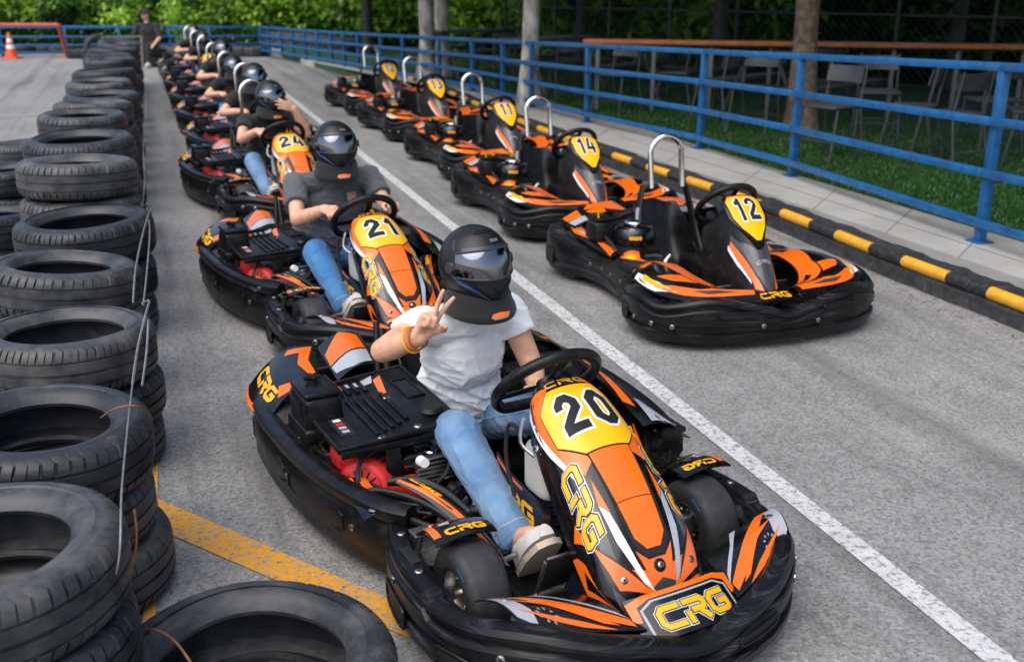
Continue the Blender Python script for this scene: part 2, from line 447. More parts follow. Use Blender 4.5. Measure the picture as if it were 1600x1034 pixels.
def interp_tab(tab, v):
    "tab rows: (v, a, b, ...) smooth interpolation"
    for i in range(len(tab) - 1):
        if v <= tab[i + 1][0] or i == len(tab) - 2:
            g = lambda k: np.array(tab[max(0, min(len(tab) - 1, k))][1:], float)
            t0, t1 = tab[i][0], tab[i + 1][0]; h = t1 - t0
            s = max(-.2, min(1.2, (v - t0) / h))
            def sl(k):
                k0, k1 = max(0, k - 1), min(len(tab) - 1, k + 1)
                return (np.array(tab[k1][1:], float) - np.array(tab[k0][1:], float)) / (tab[k1][0] - tab[k0][0])
            p0, p1, m0, m1 = g(i), g(i + 1), sl(i) * h, sl(i + 1) * h
            return (2 * s ** 3 - 3 * s * s + 1) * p0 + (s ** 3 - 2 * s * s + s) * m0 + (-2 * s ** 3 + 3 * s * s) * p1 + (s ** 3 - s * s) * m1
# =================================================================== parts shared by both kart types
def make_wheel(parent, x, y, front=True, r=.128, w=.125, side=1):
    "tyre with rim, axle along local X"
    mt = Matrix.Translation(V((x, y, r))) @ Matrix.Rotation(pi / 2, 4, 'Y')
    hw = w / 2; m = MB()
    m.lathe([(.066, -hw * .8), (.072, -hw * .93), (.095, -hw), (.112, -hw * .97), (r - .004, -hw * .8), (r, -hw * .6), (r + .001, 0), (r, hw * .6), (r - .004, hw * .8), (.112, hw * .97), (.095, hw), (.072, hw * .93), (.066, hw * .8)], 'slick_rubber', 48, mt)
    for s in (1, -1):
        for a0, a1 in ((.2, .75), (2.4, 2.8)):
            def P(u, v, s=s): 
                a = u if s > 0 else -u
                return mt @ V((v * cos(a), v * sin(a), s * (hw * .995 + .0005)))
            m.decal(P, [(a0, .096), (a1, .096), (a1, .107), (a0, .107)], 'blue_mark', 1, du=.1)
    t = m.build('tyre'); 
    m = MB()
    m.lathe([(.066, -hw * .82), (.069, -hw * .86), (.061, -hw * .84), (.055, -hw * .5), (.05, 0), (.055, hw * .5), (.061, hw * .84), (.069, hw * .86), (.066, hw * .82)], 'alloy', 32, mt)
    for s in (1, -1):
        m.lathe([(.052, s * hw * .35), (.03, s * hw * .3), (.028, s * hw * .6), (.012, s * hw * .62), (.012, s * hw * .9), (0, s * hw * .92)] , 'alloy', 24, mt)
        for k in range(3):
            a = 2 * pi * k / 3
            c = mt @ V((.041 * cos(a), .041 * sin(a), s * hw * .32))
            m.bolt(c, (mt.to_3x3() @ V((0, 0, s))), .007, 'steel', .008)
    rim = m.build('rim')
    wh = empty('wheel'); wh.parent = parent; t.parent = wh; rim.parent = wh
    return wh
def make_steering(parent, c, r=.152, tilt=.84):
    mt = Matrix.Translation(V(c)) @ Matrix.Rotation(tilt, 4, 'X')
    m = MB(); m.mat4 = mt
    pts = []
    for k in range(48):
        a = 2 * pi * k / 48; rr = r
        y = r * sin(a); y = min(y, r * .82) if True else y      # flattened lower edge is on the driver's side
        pts.append((r * cos(a), -y, 0))
    m.tube(pts, .0165, 'black_plastic', 14, closed=True)
    rim = m.build('steering_wheel', parent)
    m = MB(); m.mat4 = mt
    for a in (0.15, pi - .15, -pi / 2):
        d = V((cos(a), -sin(a), 0))
        m.box(d * r * .5 + V((0, 0, -.008)), (r * .95, .03, .006), 'black_plastic', .002, Matrix.Rotation(atan2(d.y, d.x), 3, 'Z'))
    m.cyl((0, 0, -.02), (0, 0, .006), .032, .03, 'black_plastic', 20)
    for k in range(3): m.bolt((.02 * cos(k * 2.1), .02 * sin(k * 2.1), .006), (0, 0, 1), .005)
    m.build('spokes', rim)
    m = MB(); n = mt.to_3x3() @ V((0, 0, -1))
    m.cyl(V(c), V(c) + n * .42, .011, .011, 'steel', 10)
    m.build('steering_column', parent)
    return rim
def make_seat(parent, y0=.0, w=.175, hs=1.0):
    tab = [(0, .36, .115), (.12, .31, .098), (.35, .12, .065), (.52, -.02, .085), (.64, -.09, .18), (.8, -.135, .32), (.95, -.17, .46), (1, -.18, .49)]
    def P(u, v):
        y, z = interp_tab(tab, v)
        y2, z2 = interp_tab(tab, v + .01); ty, tz = y2 - y, z2 - z; l = sqrt(ty * ty + tz * tz) + 1e-9
        ny, nz = -tz / l, ty / l
        if v < .5: ny, nz = -tz / l, ty / l
        # the tangent runs backward then up, so the inner side is forward/up
        ny, nz = tz / l, -ty / l
        side = max(0, abs(u) - .45) / .55
        lift = side ** 1.8 * (.13 if .3 < v < .9 else .09) * min(1, 4 * (1.05 - v))
        ww = w * (1 - .14 * max(0, v - .7) / .3)
        x = ww * (u if abs(u) < .75 else math.copysign(.75 + (abs(u) - .75) * .6, u))
        return V((x, y + y0 + ny * lift, .065 + (z + nz * lift - .065) * hs))
    m = MB(); m.patch(lambda u, v: P(-u, v), 'black_plastic', -1, 1, 0, 1, 26, 36, .006)
    m.build('seat', parent)
def make_pedal(parent, x, y, z=.06, h=.13, tilt=-.35):
    mt = Matrix.Translation(V((x, y, z))) @ Matrix.Rotation(tilt, 4, 'X')
    m = MB(); m.mat4 = mt
    m.tube([(-.05, 0, 0), (.05, 0, 0)], .011, 'steel', 12)
    for s in (-1, 1): m.box((s * .043, 0, .07), (.006, .012, .14), 'worn_steel', .001)
    for k in range(5): m.box((0, .004, .055 + .024 * k), (.088, .008, .014), 'worn_steel', .002)
    m.box((0, .010, .10), (.088, .003, .115), 'black_matte', .001)
    m.build('pedal', parent)
# =================================================================== kart with the long nose (queue on the left)
NOSE_A = [(0, .735, .575, .075, .05), (.08, .77, .568, .105, .08), (.2, .84, .54, .128, .125), (.35, .925, .497, .140, .16), (.5, 1.015, .44, .150, .175), (.65, 1.10, .372, .157, .175), (.8, 1.18, .29, .158, .15), (.92, 1.238, .205, .135, .09), (.975, 1.262, .158, .098, .045), (1, 1.27, .135, .04, .012)]
def noseA(u, v):
    y, zt, hw, d = interp_tab(NOSE_A, v)
    a = max(-1.02, min(1.02, u)) * pi / 2; sx = math.copysign(abs(sin(a)) ** .92, a); cz = max(0, cos(a)) ** .62
    return V((hw * sx, y - .02 * (1 - cz) * (1 - v), zt - d * (1 - cz)))
def nose_text(m, P, s, vx, vy, layers, **kw): pass
def plate_decal(P, number, parent, poly, T, w=.30):
    m = MB()
    m.decal(P, poly, 'black_matte', 3.2, .1, .03)
    cx = sum(p[0] for p in poly) / len(poly); cy = sum(p[1] for p in poly) / len(poly)
    m.decal(P, [(cx + (p[0] - cx) * .975, cy + (p[1] - cy) * .97) for p in poly], 'yellow', 4.4, .1, .03)
    wid = sum(GLYPH[c][0] for c in number) + .14 * (len(number) - 1)
    m.text(P, number, lambda x, y: T(x - wid / 2, y - .5), [('sticker_white', w, 5.4), ('black_matte', w * .66, 6.8)], gap=.14, du=.1, dv=.03)
    return m.build('number_plate', parent, None)
def mirror1(poly): return [(1 - u, v) for u, v in poly][::-1]
def mirror_polys(poly): return [(-u, v) for u, v in poly][::-1]
RING_A = [p * np.array([.84, 1.0]) + np.array([.026, 0]) for p in cr([(0.47, 0.6), (0.535, 0.67), (0.585, 0.79), (0.605, 0.94), (0.59, 1.08), (0.535, 1.2), (0.44, 1.295), (0.31, 1.37), (0.15, 1.415), (0, 1.427), (-0.15, 1.415), (-0.31, 1.37), (-0.44, 1.295), (-0.535, 1.2), (-0.59, 1.08), (-0.605, 0.94), (-0.585, 0.79), (-0.535, 0.67), (-0.47, 0.6)], 6)]
def along(path, t):
    k = t * (len(path) - 1); i = min(int(k), len(path) - 2); f = k - i
    a, b = path[i], path[i + 1]; p = a * (1 - f) + b * f; d = V((b[0] - a[0], b[1] - a[1])).normalized()
    return p, V((d.y, -d.x))
def ring_pt(path, off):
    def P(t, z):
        p, n = along(path, max(0, min(1, t))); o = off(t, z) if callable(off) else off
        return V((p[0] + n.x * o, p[1] + n.y * o, z))
    return P
def slot(m, P, t0, t1, z0, z1, lip='black_plastic'):
    "an oblong opening on a bumper face: recess shade painted as a flat patch inside a raised lip"
    zc = (z0 + z1) / 2; h = (z1 - z0) / 2; loop = []
    e = (t1 - t0) * .12
    for t, z in ((t0 + e, z0), (t1 - e, z0), (t1, zc - h * .4), (t1, zc + h * .4), (t1 - e, z1), (t0 + e, z1), (t0, zc + h * .4), (t0, zc - h * .4)): loop.append((t, z))
    m.decal(P, loop, 'black_matte', 1.2, .02, .1)  # flat dark patch paints the shade inside the opening
    m.tube([P(t, z) + pn(P, t, z) * .002 for t, z in cr(loop, 4, True)], .0045, lip, 6, closed=True)
def front_bumper(parent, path, ztop, name='front_bumper', mat='scuffed_plastic', inner=.06):
    z0 = .035
    def prof(t):
        z1 = ztop(t)
        return [(-.012, z0), (.012, z0 + .006), (.026, z0 + .03), (.0265, z0 + .05), (.019, z0 + .054), (.008, z0 + .058), (.008, z0 + .084), (.019, z0 + .088), (.0265, z0 + .092), (.0275, z1 - .058), (.024, z1 - .052), (.013, z1 - .046), (.013, z1 - .038), (.021, z1 - .030), (.021, z1 - .018), (.012, z1 - .005), (-.008, z1), (-.03, z1 - .004), (-.038, z1 - .018), (-.038, z1 - .03), (-inner, z1 - .034), (-inner, z1 - .044), (-.03, z1 - .055), (-.03, z0)]
    m = MB(); m.sweep(path, prof, mat)
    P = ring_pt(path, .0275)
    return m, P
def build_kart_a():
    SKEW[0] = 0
    root = empty('go_kart')
    # ---- chassis
    m = MB()
    for s in (1, -1):
        m.tube([(s * .16, -.42, .06), (s * .17, 0, .055), (s * .22, .35, .055), (s * .24, .75, .055), (s * .30, .9, .06)], .016, 'black_plastic', 10, sub=5)
        m.tube([(s * .22, .2, .055), (s * .45, .15, .06), (s * .52, .25, .065), (s * .50, .55, .065), (s * .36, .72, .06)], .012, 'black_plastic', 8, sub=5)
        m.tube([(s * .24, .75, .055), (s * .22, 1.12, .055), (s * .16, 1.22, .06), (0, 1.24, .06)], .014, 'black_plastic', 8, sub=5)
        m.tube([(s * .30, .93, .128), (s * .37, .93, .128)], .016, 'steel', 12)
        m.box((s * .305, .93, .12), (.04, .05, .09), 'worn_steel', .006)
        m.tube([(s * .30, .86, .125), (s * .05, .80, .13)], .008, 'steel', 8)
        for k in range(3): m.bolt((s * (.29 + .02 * k), .88 + .03 * k, .165), (0, 0, 1), .011, 'steel', .012)
    m.tube([(-.5, -.16, .128), (.5, -.16, .128)], .02, 'worn_steel', 14)
    m.build('chassis_frame', root)
    m = MB()
    m.box((0, .68, .045), (.50, .86, .004), 'black_plastic', .001)
    for k in range(9): m.box((.12, .36 + k * .055, .051), (.2, .018, .008), 'black_plastic', .003); m.box((-.12, .36 + k * .055, .051), (.2, .018, .008), 'black_plastic', .003)
    m.box((0, 1.16, .06), (.42, .15, .006), 'black_plastic', .002)
    m.tube([(0.0, .35, .08), (0, .8, .08), (0, 1.1, .09)], .018, 'black_plastic', 10)
    for s in (1, -1):
        for y in (.42, .62, .98): m.bolt((s * .21, y, .047), (0, 0, 1), .012)
    m.build('floor_tray', root)
    # ---- bumper ring in front
    zt = lambda t: .205 + .03 * math.exp(-((abs(t - .5) - .17) / .07) ** 2) - .035 * math.exp(-((t - .5) / .05) ** 2) + .02 * (abs(t - .5) > .3)
    m, P = front_bumper(root, RING_A, zt)
    for t0, t1 in ((.40, .46), (.54, .60)): slot(m, P, t0, t1, .125, .15)
    for t0, t1 in ((.10, .16), (.84, .90), (.22, .27), (.73, .78)): slot(m, P, t0, t1, .06, .12)
    for t in (.30, .34, .66, .70, .13, .87): m.bolt(P(t, .16), pn(P, t, .16), .012)
    for s in (1, -1):
        m.mx = s
        for y, x in ((.93, .590), (.74, .550)): m.bolt((x * .84 + .026 * s, y, zt(.1) - .002), (0, 0, 1), .011)
        m.box((.485 + .026 * s, .85, .2255), (.03, .085, .003), 'black_matte', .001)
    m.mx = 1
    m.build('front_bumper', root, 30)
    # ---- side pods
    podp = [p * np.array([.95, 1.0]) for p in cr([(.38, -.50), (.50, -.46), (.59, -.36), (.625, -.2), (.632, .05), (.615, .28), (.575, .48), (.52, .63), (.47, .70)], 7)]
    pprof = lambda t: [(-.02, .045), (.004, .05), (.013, .075), (.009, .098), (.015, .115), (.014, .185), (.0, .205), (.013, .219), (.023, .236), (.022, .257), (.006, .270), (-.018, .271), (-.037, .26), (-.044, .24), (-.085, .236), (-.11, .226), (-.11, .214), (-.04, .2), (-.02, .12)]
    for s in (1, -1):
        m = MB(); m.mx = s
        m.sweep(podp, pprof, 'black_plastic')
        P = ring_pt(podp, .0155)
        for t0, t1 in ((.30, .52), (.56, .74)):
            lp = [(t0, .118), (t1, .118), (t1 + .01, .13), (t1 + .01, .175), (t1, .184), (t0, .184), (t0 - .01, .175), (t0 - .01, .13)]
            m.tube([P(t, z) for t, z in lp], .004, 'black_plastic', 6, closed=True)
        for t in (.27, .54, .78): m.bolt(P(t, .155), pn(P, t, .155), .011)
        m.box((.56, -.08, .225), (.09, .26, .03), 'black_plastic', .012)
        for y in (.05, .16): m.bolt((.535, y, .236), (0, 0, 1), .012)
        m.build('side_pod', root)
    # ---- rear bumper and the two rear fairings
    m = MB()
    rp = cr([(-.5, -.50), (-.3, -.535), (0, -.545), (.3, -.535), (.5, -.50)], 6)
    m.sweep(rp, lambda t: [(-.03, .06), (.01, .07), (.018, .1), (.018, .2), (.006, .23), (-.03, .235), (-.05, .2), (-.05, .1)], 'scuffed_plastic')
    m.box((0, -.46, .28), (.5, .11, .03), 'black_plastic', .012)
    m.build('rear_bumper', root)
    for s in (1, -1):
        m = MB(); m.mx = s
        c = [V((.575, -.42, .285)), V((.30, -.50, .345)), V((.60, -.10, .275)), V((.40, -.16, .335))]
        def P(u, v):
            p = c[0] * (1 - u) * (1 - v) + c[1] * u * (1 - v) + c[2] * (1 - u) * v + c[3] * u * v
            return p + V((.03 * (1 - u) * sin(pi * v) * 1.0, 0, .035 * sin(pi * u) * (1 - .3 * v) - .03 * (1 - u) ** 3))
        Q = lambda u, v: P(1 - u, v)          # u now runs outward, so that the normal points up
        m.patch(Q, 'black_gloss', 0, 1, 0, 1, 14, 14, .004)
        m.decal(Q, [(.98, .04), (1, .04), (1, .9), (.93, .98), (.9, .95), (.96, .5)], 'orange', 1, .1, .1)
        m.decal(Q, [(.05, .1), (.40, .06), (.46, .16), (.24, .22), (.28, .5), (.14, .85), (.04, .8), (.12, .45)], 'orange', 1, .1, .1)
        m.decal(Q, [(.42, .86), (.62, .74), (.72, .9), (.55, .97)], 'orange', 1, .1, .1)
        m.text(Q, 'CRG', lambda x, y: (.66 + .18 * (1 - y), .12 + x * .22), [('logo_yellow', .26, 2)], du=.1, dv=.1)
        m.build('rear_fairing', root)
        m = MB(); m.mx = s
        c2 = [V((.30, -.47, .335)), V((.13, -.49, .36)), V((.33, -.17, .315)), V((.17, -.17, .34))]
        def P2(u, v):
            u = 1 - u; return c2[0] * (1 - u) * (1 - v) + c2[1] * u * (1 - v) + c2[2] * (1 - u) * v + c2[3] * u * v + V((0, 0, .03 * sin(pi * u)))
        m.patch(P2, 'black_gloss', 0, 1, 0, 1, 10, 10, .004)
        m.decal(P2, [(.12, .1), (.5, .0), (.95, .3), (.97, .62), (.1, .5)], 'orange', 1, .15, .15)
        m.decal(P2, [(.1, .54), (.97, .66), (.95, .85), (.6, .97), (.15, .9)], 'silver_sticker', 1, .15, .15)
        m.build('rear_fairing', root)
    # ---- nose cone with its graphics
    m = MB(); m.patch(noseA, 'black_gloss', -1, 1, 0, 1, 40, 64, .004)
    for s in (1, -1):
        mp = (lambda q: q) if s > 0 else mirror_polys
        D = lambda poly, mat, ly: m.decal(noseA, mp(poly), mat, ly)
        D([(.36, .06), (.97, .05), (.98, .10), (.84, .22), (.64, .40), (.40, .50), (.26, .47), (.58, .36), (.64, .18), (.42, .10)], 'orange', 1)
        D([(.94, .07), (.98, .11), (.76, .33), (.54, .49), (.50, .49), (.70, .31)], 'sticker_white', 2)
        D([(.84, .07), (.95, .07), (.85, .2), (.78, .28), (.82, .16)], 'graphite', 2)
        
        D([(.31, .66), (.40, .62), (.36, .76), (.24, .90), (.14, .935), (.22, .84)], 'sticker_white' if s > 0 else 'silver_sticker', 2)
        D([(1, .60), (1, .90), (.90, .95), (.80, .90), (.86, .80), (.88, .70)], 'orange', 1)
        D([(.68, .70), (.60, .81), (.58, .88), (.30, .925), (.06, .955), (0, .97), (0, .90), (.10, .88), (.34, .85), (.52, .78)], 'orange', 1)
        D([(.0, .962), (.14, .952), (.5, .955), (.62, .90), (.86, .955), (.7, .985), (.3, .995), (0, .997)], 'orange', 1.6)
        D([(.44, .53), (.62, .56), (.58, .74), (.44, .80)], 'graphite', .5)
        D([(.66, .85), (.78, .955), (.74, .965), (.58, .91)], 'graphite', 2)
        D([(.98, .74), (.80, .90), (.86, .80), (.93, .70)], 'black_gloss', 2.4); D([(.56, .76), (.20, .925), (.30, .86)], 'black_gloss', 2.4); D([(.50, .945), (.14, .975), (.32, .935)], 'black_gloss', 2.6)
        D([(.70, .93), (.50, .992), (.54, .955)], 'black_gloss', 2.6); D([(.92, .60), (.70, .70), (.80, .58)], 'orange', 1.2); D([(.40, .62), (.30, .66), (.36, .52)], 'orange', 1.2); D([(.62, .56), (.46, .70), (.50, .58)], 'silver_sticker', .8)
        m.bolt(noseA(.46 * s, .865), pn(noseA, .46 * s, .865), .009)
        m.text(noseA, 'CRG', lambda x, y, s=s: ((.60 if s > 0 else -.60) - (y - .5) * .31, .43 + x * .083), [('sticker_white', .40, 2.2), ('black_matte', .33, 3.2), ('logo_yellow', .22, 4.4)], gap=.16, dv=.02)
    m.decal(noseA, [(-.15, .925), (0, .905), (.15, .925), (0, .975)], 'graphite', 2.2)
    m.decal(noseA, [(-.27, .435), (.27, .435), (.235, .64), (.20, .79), (.10, .84), (-.10, .84), (-.20, .79), (-.235, .64)], 'black_matte', 1)
    m.decal(noseA, [(-.25, .435), (.25, .435), (.195, .64), (.160, .775), (.07, .818), (-.07, .818), (-.160, .775), (-.195, .64)], 'orange', 2)
    m.decal(noseA, [(-.225, .645), (.225, .645), (.225, .648), (-.225, .648)], 'black_matte', 3)
    m.decal(noseA, [(-.20, .81), (-.09, .848), (.09, .848), (.20, .81), (.14, .89), (.06, .92), (-.06, .92), (-.14, .89)], 'orange', 2)
    q = noseA(0, .872); n = pn(noseA, 0, .872); m.bolt(q, n, .017, 'black_plastic', .006); m.bolt(q + n * .006, n, .009)
    m.text(noseA, 'CRG', lambda x, y: (.42 - x * .25, .082 - y * .05), [('logo_yellow', .2, 2)], gap=.16, dv=.02)
    nose = m.build('nose_cone', root, 50)
    # ---- black support under the nose, tank and side skirts
    m = MB()
    m.tube([(0, .78, .5), (0, .95, .36), (0, 1.15, .15)], [.06, .09, .07], 'black_matte', 12)
    m.tube([(.06, .75, .56), (.02, .95, .1)], .012, 'black_plastic', 8); m.tube([(-.06, .75, .56), (-.02, .95, .1)], .012, 'black_plastic', 8)
    for s in (1, -1):
        m.mx = s
        def S(u, v):
            y = lerp(.58, .86, v); zt_ = lerp(.31, .25, max(0, v) ** 1.3)
            return V((.115 + .02 * sin(pi * v) * u - .015 * v, y, lerp(.10, zt_, u)))
        m.patch(lambda u, v: S(v, u), 'black_gloss', 0, 1, 0, 1, 16, 10, .004)
        m.text(lambda u, v: S(v, u), 'CRG', lambda x, y: (.10 + (3.3 - x) * .2 if s < 0 else .10 + x * .2, .36 + .4 * y), [('logo_yellow', .24, 1)], du=.1, dv=.1)
        m.decal(lambda u, v: S(v, u), [(.02, .9), (.6, .9), (.6, .97), (.02, .97)], 'orange', 1, .1, .1)
    m.mx = 1
    m.build('nose_support', root)
    m = MB()
    m.box((.075, .80, .345), (.10, .13, .16), 'tank_white', .035, seg=4)
    m.cyl((.10, .80, .42), (.10, .80, .45), .024, .024, 'black_matte', 16)
    m.tube([(.13, .78, .44), (.15, .72, .46), (.16, .72, .36), (.155, .76, .26)], .006, 'black_matte', 8, sub=5)
    m.tube([(.14, .84, .41), (.16, .80, .44), (.14, .78, .50)], .005, 'steel', 6, sub=4)
    m.bolt((.135, .84, .43), (1, 0, .5), .012)
    m.build('fuel_tank', root)
    # ---- fairings between nose and bumper
    for s in (1, -1):
        m = MB(); m.mx = s
        c = [V((.46, 1.11, .225)), V((.19, 1.13, .175)), V((.40, 1.265, .205)), V((.135, 1.355, .185))]
        def P(u, v):
            uu = 1 - u
            p = c[0] * (1 - uu) * (1 - v) + c[1] * uu * (1 - v) + c[2] * (1 - uu) * v + c[3] * uu * v
            return p + V((0, 0, .035 * sin(pi * min(1, v * 1.0)) * (.35 + .65 * u)))
        m.patch(P, 'black_gloss', 0, 1, 0, 1, 16, 12, .004)
        d = lambda poly, mat, l=1: m.decal(P, poly, mat, l, .1, .1)
        d([(.88, .02), (1, .06), (.98, .75), (.86, .9), (.80, .62), (.84, .3)], 'silver_sticker', 1)
        d([(.78, .0), (.92, .0), (.66, .42), (.32, .80), (.06, .95), (.04, .82), (.30, .56), (.62, .2)], 'orange', 2)
        d([(.86, .36), (.60, .52), (.30, .88), (.18, .92), (.30, .78), (.56, .40)], 'orange', 2)
        d([(.92, .60), (.70, .82), (.50, .93), (.34, .97), (.24, .99), (.46, .84), (.70, .72)], 'orange', 2)
        d([(.42, .02), (.50, .02), (.28, .42), (.02, .8), (.06, .66), (.3, .3)], 'silver_sticker', 1)
        for k in range(9):                                         # faint gear print
            a = 2 * pi * k / 9; d([(.70 + .07 * cos(a), .72 + .13 * sin(a)), (.70 + .09 * cos(a + .15), .72 + .16 * sin(a + .15)), (.70 + .07 * cos(a + .35), .72 + .13 * sin(a + .35)), (.70 + .05 * cos(a + .2), .72 + .09 * sin(a + .2))], 'print_grey', 1.4)
        m.bolt(P(.86, .3), pn(P, .86, .3), .012)
        m.build('front_fairing', root)
    # ---- badge
    m = MB()
    def B(u, v):
        uu = u * 1.0
        return V((uu * .15, 1.30 + .105 * v - .03 * uu * uu, .235 - .055 * v - .02 * uu * uu))
    o = [(-1, .25), (-.72, .02), (.72, .02), (1, .25), (1, .85), (.8, 1), (-.8, 1), (-1, .85)]
    m.patch(B, 'black_gloss', -1, 1, 0, 1, 16, 6, .02)
    m.decal(B, [(-1, .55), (-1, .1), (-.7, 0), (.7, 0), (1, .1), (1, .55), (.88, .55), (.86, .22), (.64, .1), (-.64, .1), (-.86, .22), (-.88, .55)], 'orange', 1, .2, .3)
    m.decal(B, [(-.84, .98), (-.84, .3), (-.62, .14), (.62, .14), (.84, .3), (.84, .98), (.8, .98), (.8, .32), (.6, .18), (-.6, .18), (-.8, .32), (-.8, .98)], 'silver_sticker', 1, .2, .3)
    m.text(B, 'CRG', lambda x, y: (.66 - x * .405, .88 - y * .56), [('sticker_white', .34, 2), ('black_matte', .29, 3), ('logo_yellow', .21, 4)], gap=.13, du=.2, dv=.3)
    m.build('name_badge', root)
    # ---- wheels and fenders
    for s in (1, -1):
        make_wheel(root, s * .368 + .008, .93, w=.118); make_wheel(root, s * .50, -.16, r=.138, w=.18)
        m = MB(); m.mx = s
        def Fn(u, v):
            a = lerp(2.05, .95, v)
            x = .385 + u * .085
            return V((x + .0, .93 - .16 * cos(a) * 1.05 - .035, .128 + .165 * sin(a) - .012 * u * u))
        G = lambda u, v: Fn(u, 1 - v)
        m.patch(lambda u, v: Fn(u, 1 - v), 'black_gloss', -1, 1, -.15, .75, 8, 14, .004)
        d = lambda poly, mat, l=1: m.decal(G, poly, mat, l, .3, .08)
        d([(-.2, .0), (.6, .0), (.85, .1), (.95, .6), (.72, .62), (.66, .2), (.5, .12), (-.2, .1)], 'orange')
        d([(.1, .2), (.45, .2), (.5, .32), (.2, .36)], 'silver_sticker'); d([(-.4, .3), (-.1, .3), (-.15, .42), (-.35, .4)], 'graphite')
        m.text(G, 'CRG', lambda x, y: ((.55 - x * .4) * (1 if s > 0 else 1), .66 - y * .16), [('logo_yellow', .26, 2)], du=.3, dv=.1)
        m.tube([(.36, .83, .27), (.36, .80, .2), (.30, .80, .1)], .008, 'black_plastic', 8)
        m.bolt(G(.55, .05), pn(G, .55, .05), .009); m.box((.45, .78, .24), (.05, .05, .006), 'worn_steel', .002)
        m.tube([(.45, .78, .24), (.47, .76, .12)], .012, 'steel', 8)
        m.build('front_fender', root)
    # ---- grille loop and orange trims beside the engine
    for s in (1, -1):
        m = MB(); m.mx = s
        m.tube([(.50, .53, .252), (.45, .56, .255), (.38, .64, .24), (.33, .74, .21), (.36, .76, .205), (.43, .70, .225), (.49, .60, .245)], .011, 'black_plastic', 8, closed=True, sub=5)
        m.tube([(.43, .51, .258), (.36, .55, .262), (.31, .63, .25), (.28, .73, .225)], [.012, .017, .016, .010], 'black_plastic', 10, sub=5, flat=.8)
        for a, b in (((.47, .58), (.39, .64)), ((.46, .63), (.38, .70))): m.tube([(a[0], a[1], .24), (b[0], b[1], .235)], .005, 'black_plastic', 6)
        def P(u, v): return V((lerp(.47, .55, u), lerp(.44, .64, v), .250 - .018 * v + .012 * sin(pi * u)))
        m.patch(P, 'black_gloss', 0, 1, 0, 1, 8, 8, .003)
        m.decal(P, [(.0, .0), (1, .0), (1, .45), (.6, .62), (.0, .5)], 'orange', 1, .3, .3); m.decal(P, [(0, .55), (.55, .68), (.5, .9), (0, .85)], 'silver_sticker', 1, .3, .3)
        m.bolt(P(.8, .05), (0, 0, 1), .013); m.bolt(P(.6, .9), (0, 0, 1), .013)
        def P(u, v): return V((lerp(.265, .315, u) + .10 * (1 - v) ** 2, lerp(.53, .93, v), .262 - .10 * max(0, v) ** 1.5 + .012 * sin(pi * u)))
        m.patch(P, 'black_gloss', 0, 1, 0, 1, 6, 16, .003)
        m.decal(P, [(.35, .0), (.9, .0), (.8, .4), (.6, .8), (.3, .97), (.45, .6), (.5, .3)], 'orange', 1, .4, .1)
        m.text(P, 'CRG', lambda x, y: (.25 + .3 * y, .05 + x * .08), [('logo_yellow', .3, 2)], du=.3, dv=.1)
        m.build('side_vent', root)
    # ---- tall fairing on the left of the steering wheel
    m = MB()
    def P(u, v): return V((-lerp(.56, .40, u) + .02 * v, lerp(.0, .62, v), lerp(.25, .40 - .10 * v * v, u) + .02 * sin(pi * u)))
    m.patch(P, 'black_gloss', 0, 1, 0, 1, 8, 16, .004)
    m.decal(P, [(.55, .1), (.9, .12), (.8, .5), (.98, .8), (.8, .85), (.6, .5)], 'orange', 1, .2, .1)
    m.decal(P, [(.15, .72), (.6, .75), (.75, .98), (.2, .98)], 'silver_sticker', 1, .2, .1)
    m.tube([P(0, v / 8) + V((0, 0, .004)) for v in range(9)], .010, 'black_plastic', 8)
    for v in (.05, .5, .95): m.bolt(P(.1, v), (-.4, 0, 1), .010)
    m.box((-.34, .05, .22), (.2, .30, .16), 'black_plastic', .03, seg=3)
    m.build('side_fairing', root)
    # ---- engine
    e = empty('engine'); e.parent = root
    m = MB()
    m.box((.33, .20, .17), (.26, .30, .16), 'worn_steel', .02)
    for k in range(7): m.box((.24, .355, .15 + k * .018), (.12, .05, .006), 'alloy', .001)
    m.cyl((.30, .36, .245), (.30, .40, .245), .036, .034, 'chrome', 20); m.cyl((.36, .34, .20), (.36, .40, .20), .02, .02, 'steel', 12)
    m.tube([(.16, .34, .22), (.24, .37, .25), (.20, .40, .23)], .02, 'chrome', 12, sub=5)
    m.tube([(.47, .22, .20), (.49, .30, .24), (.48, .36, .16)], .012, 'black_matte', 8, sub=5)
    m.tube([(.52, .10, .26), (.515, .2, .24), (.49, .25, .26), (.46, .22, .30)], .009, 'steel', 8, sub=4)
    for k in range(8):
        m.bolt((.42 - .035 * k, .37 + .02 * (k % 2), .10 + .02 * (k % 3)), (0, .6, 1), .012)
    m.box((.25, .42, .09), (.2, .06, .03), 'worn_steel', .006); m.tube([(.15, .44, .10), (.22, .46, .10)], .014, 'alloy', 10)
    for k in range(6): m.box((.25, .452, .205 + k * .014), (.13, .03, .006), 'alloy', .001)
    m.tube([(.46, .40, .30), (.50, .46, .26), (.46, .52, .17), (.38, .50, .12)], .007, 'black_matte', 8, sub=6); m.tube([(.20, .44, .28), (.24, .50, .24), (.33, .49, .16), (.36, .46, .10)], .006, 'black_matte', 8, sub=6)
    m.tube([(.17, .40, .30), (.13, .46, .22), (.16, .52, .12)], .008, 'worn_steel', 8, sub=6); m.cyl((.30, .45, .27), (.30, .48, .275), .017, .015, 'sticker_white', 12); m.cyl((.20, .46, .16), (.20, .50, .16), .026, .026, 'steel', 16); m.cyl((.20, .50, .16), (.20, .505, .16), .014, .014, 'black_matte', 12)
    m.box((.33, .47, .12), (.06, .03, .05), 'alloy', .006); m.box((.13, .47, .075), (.10, .05, .02), 'steel', .004)
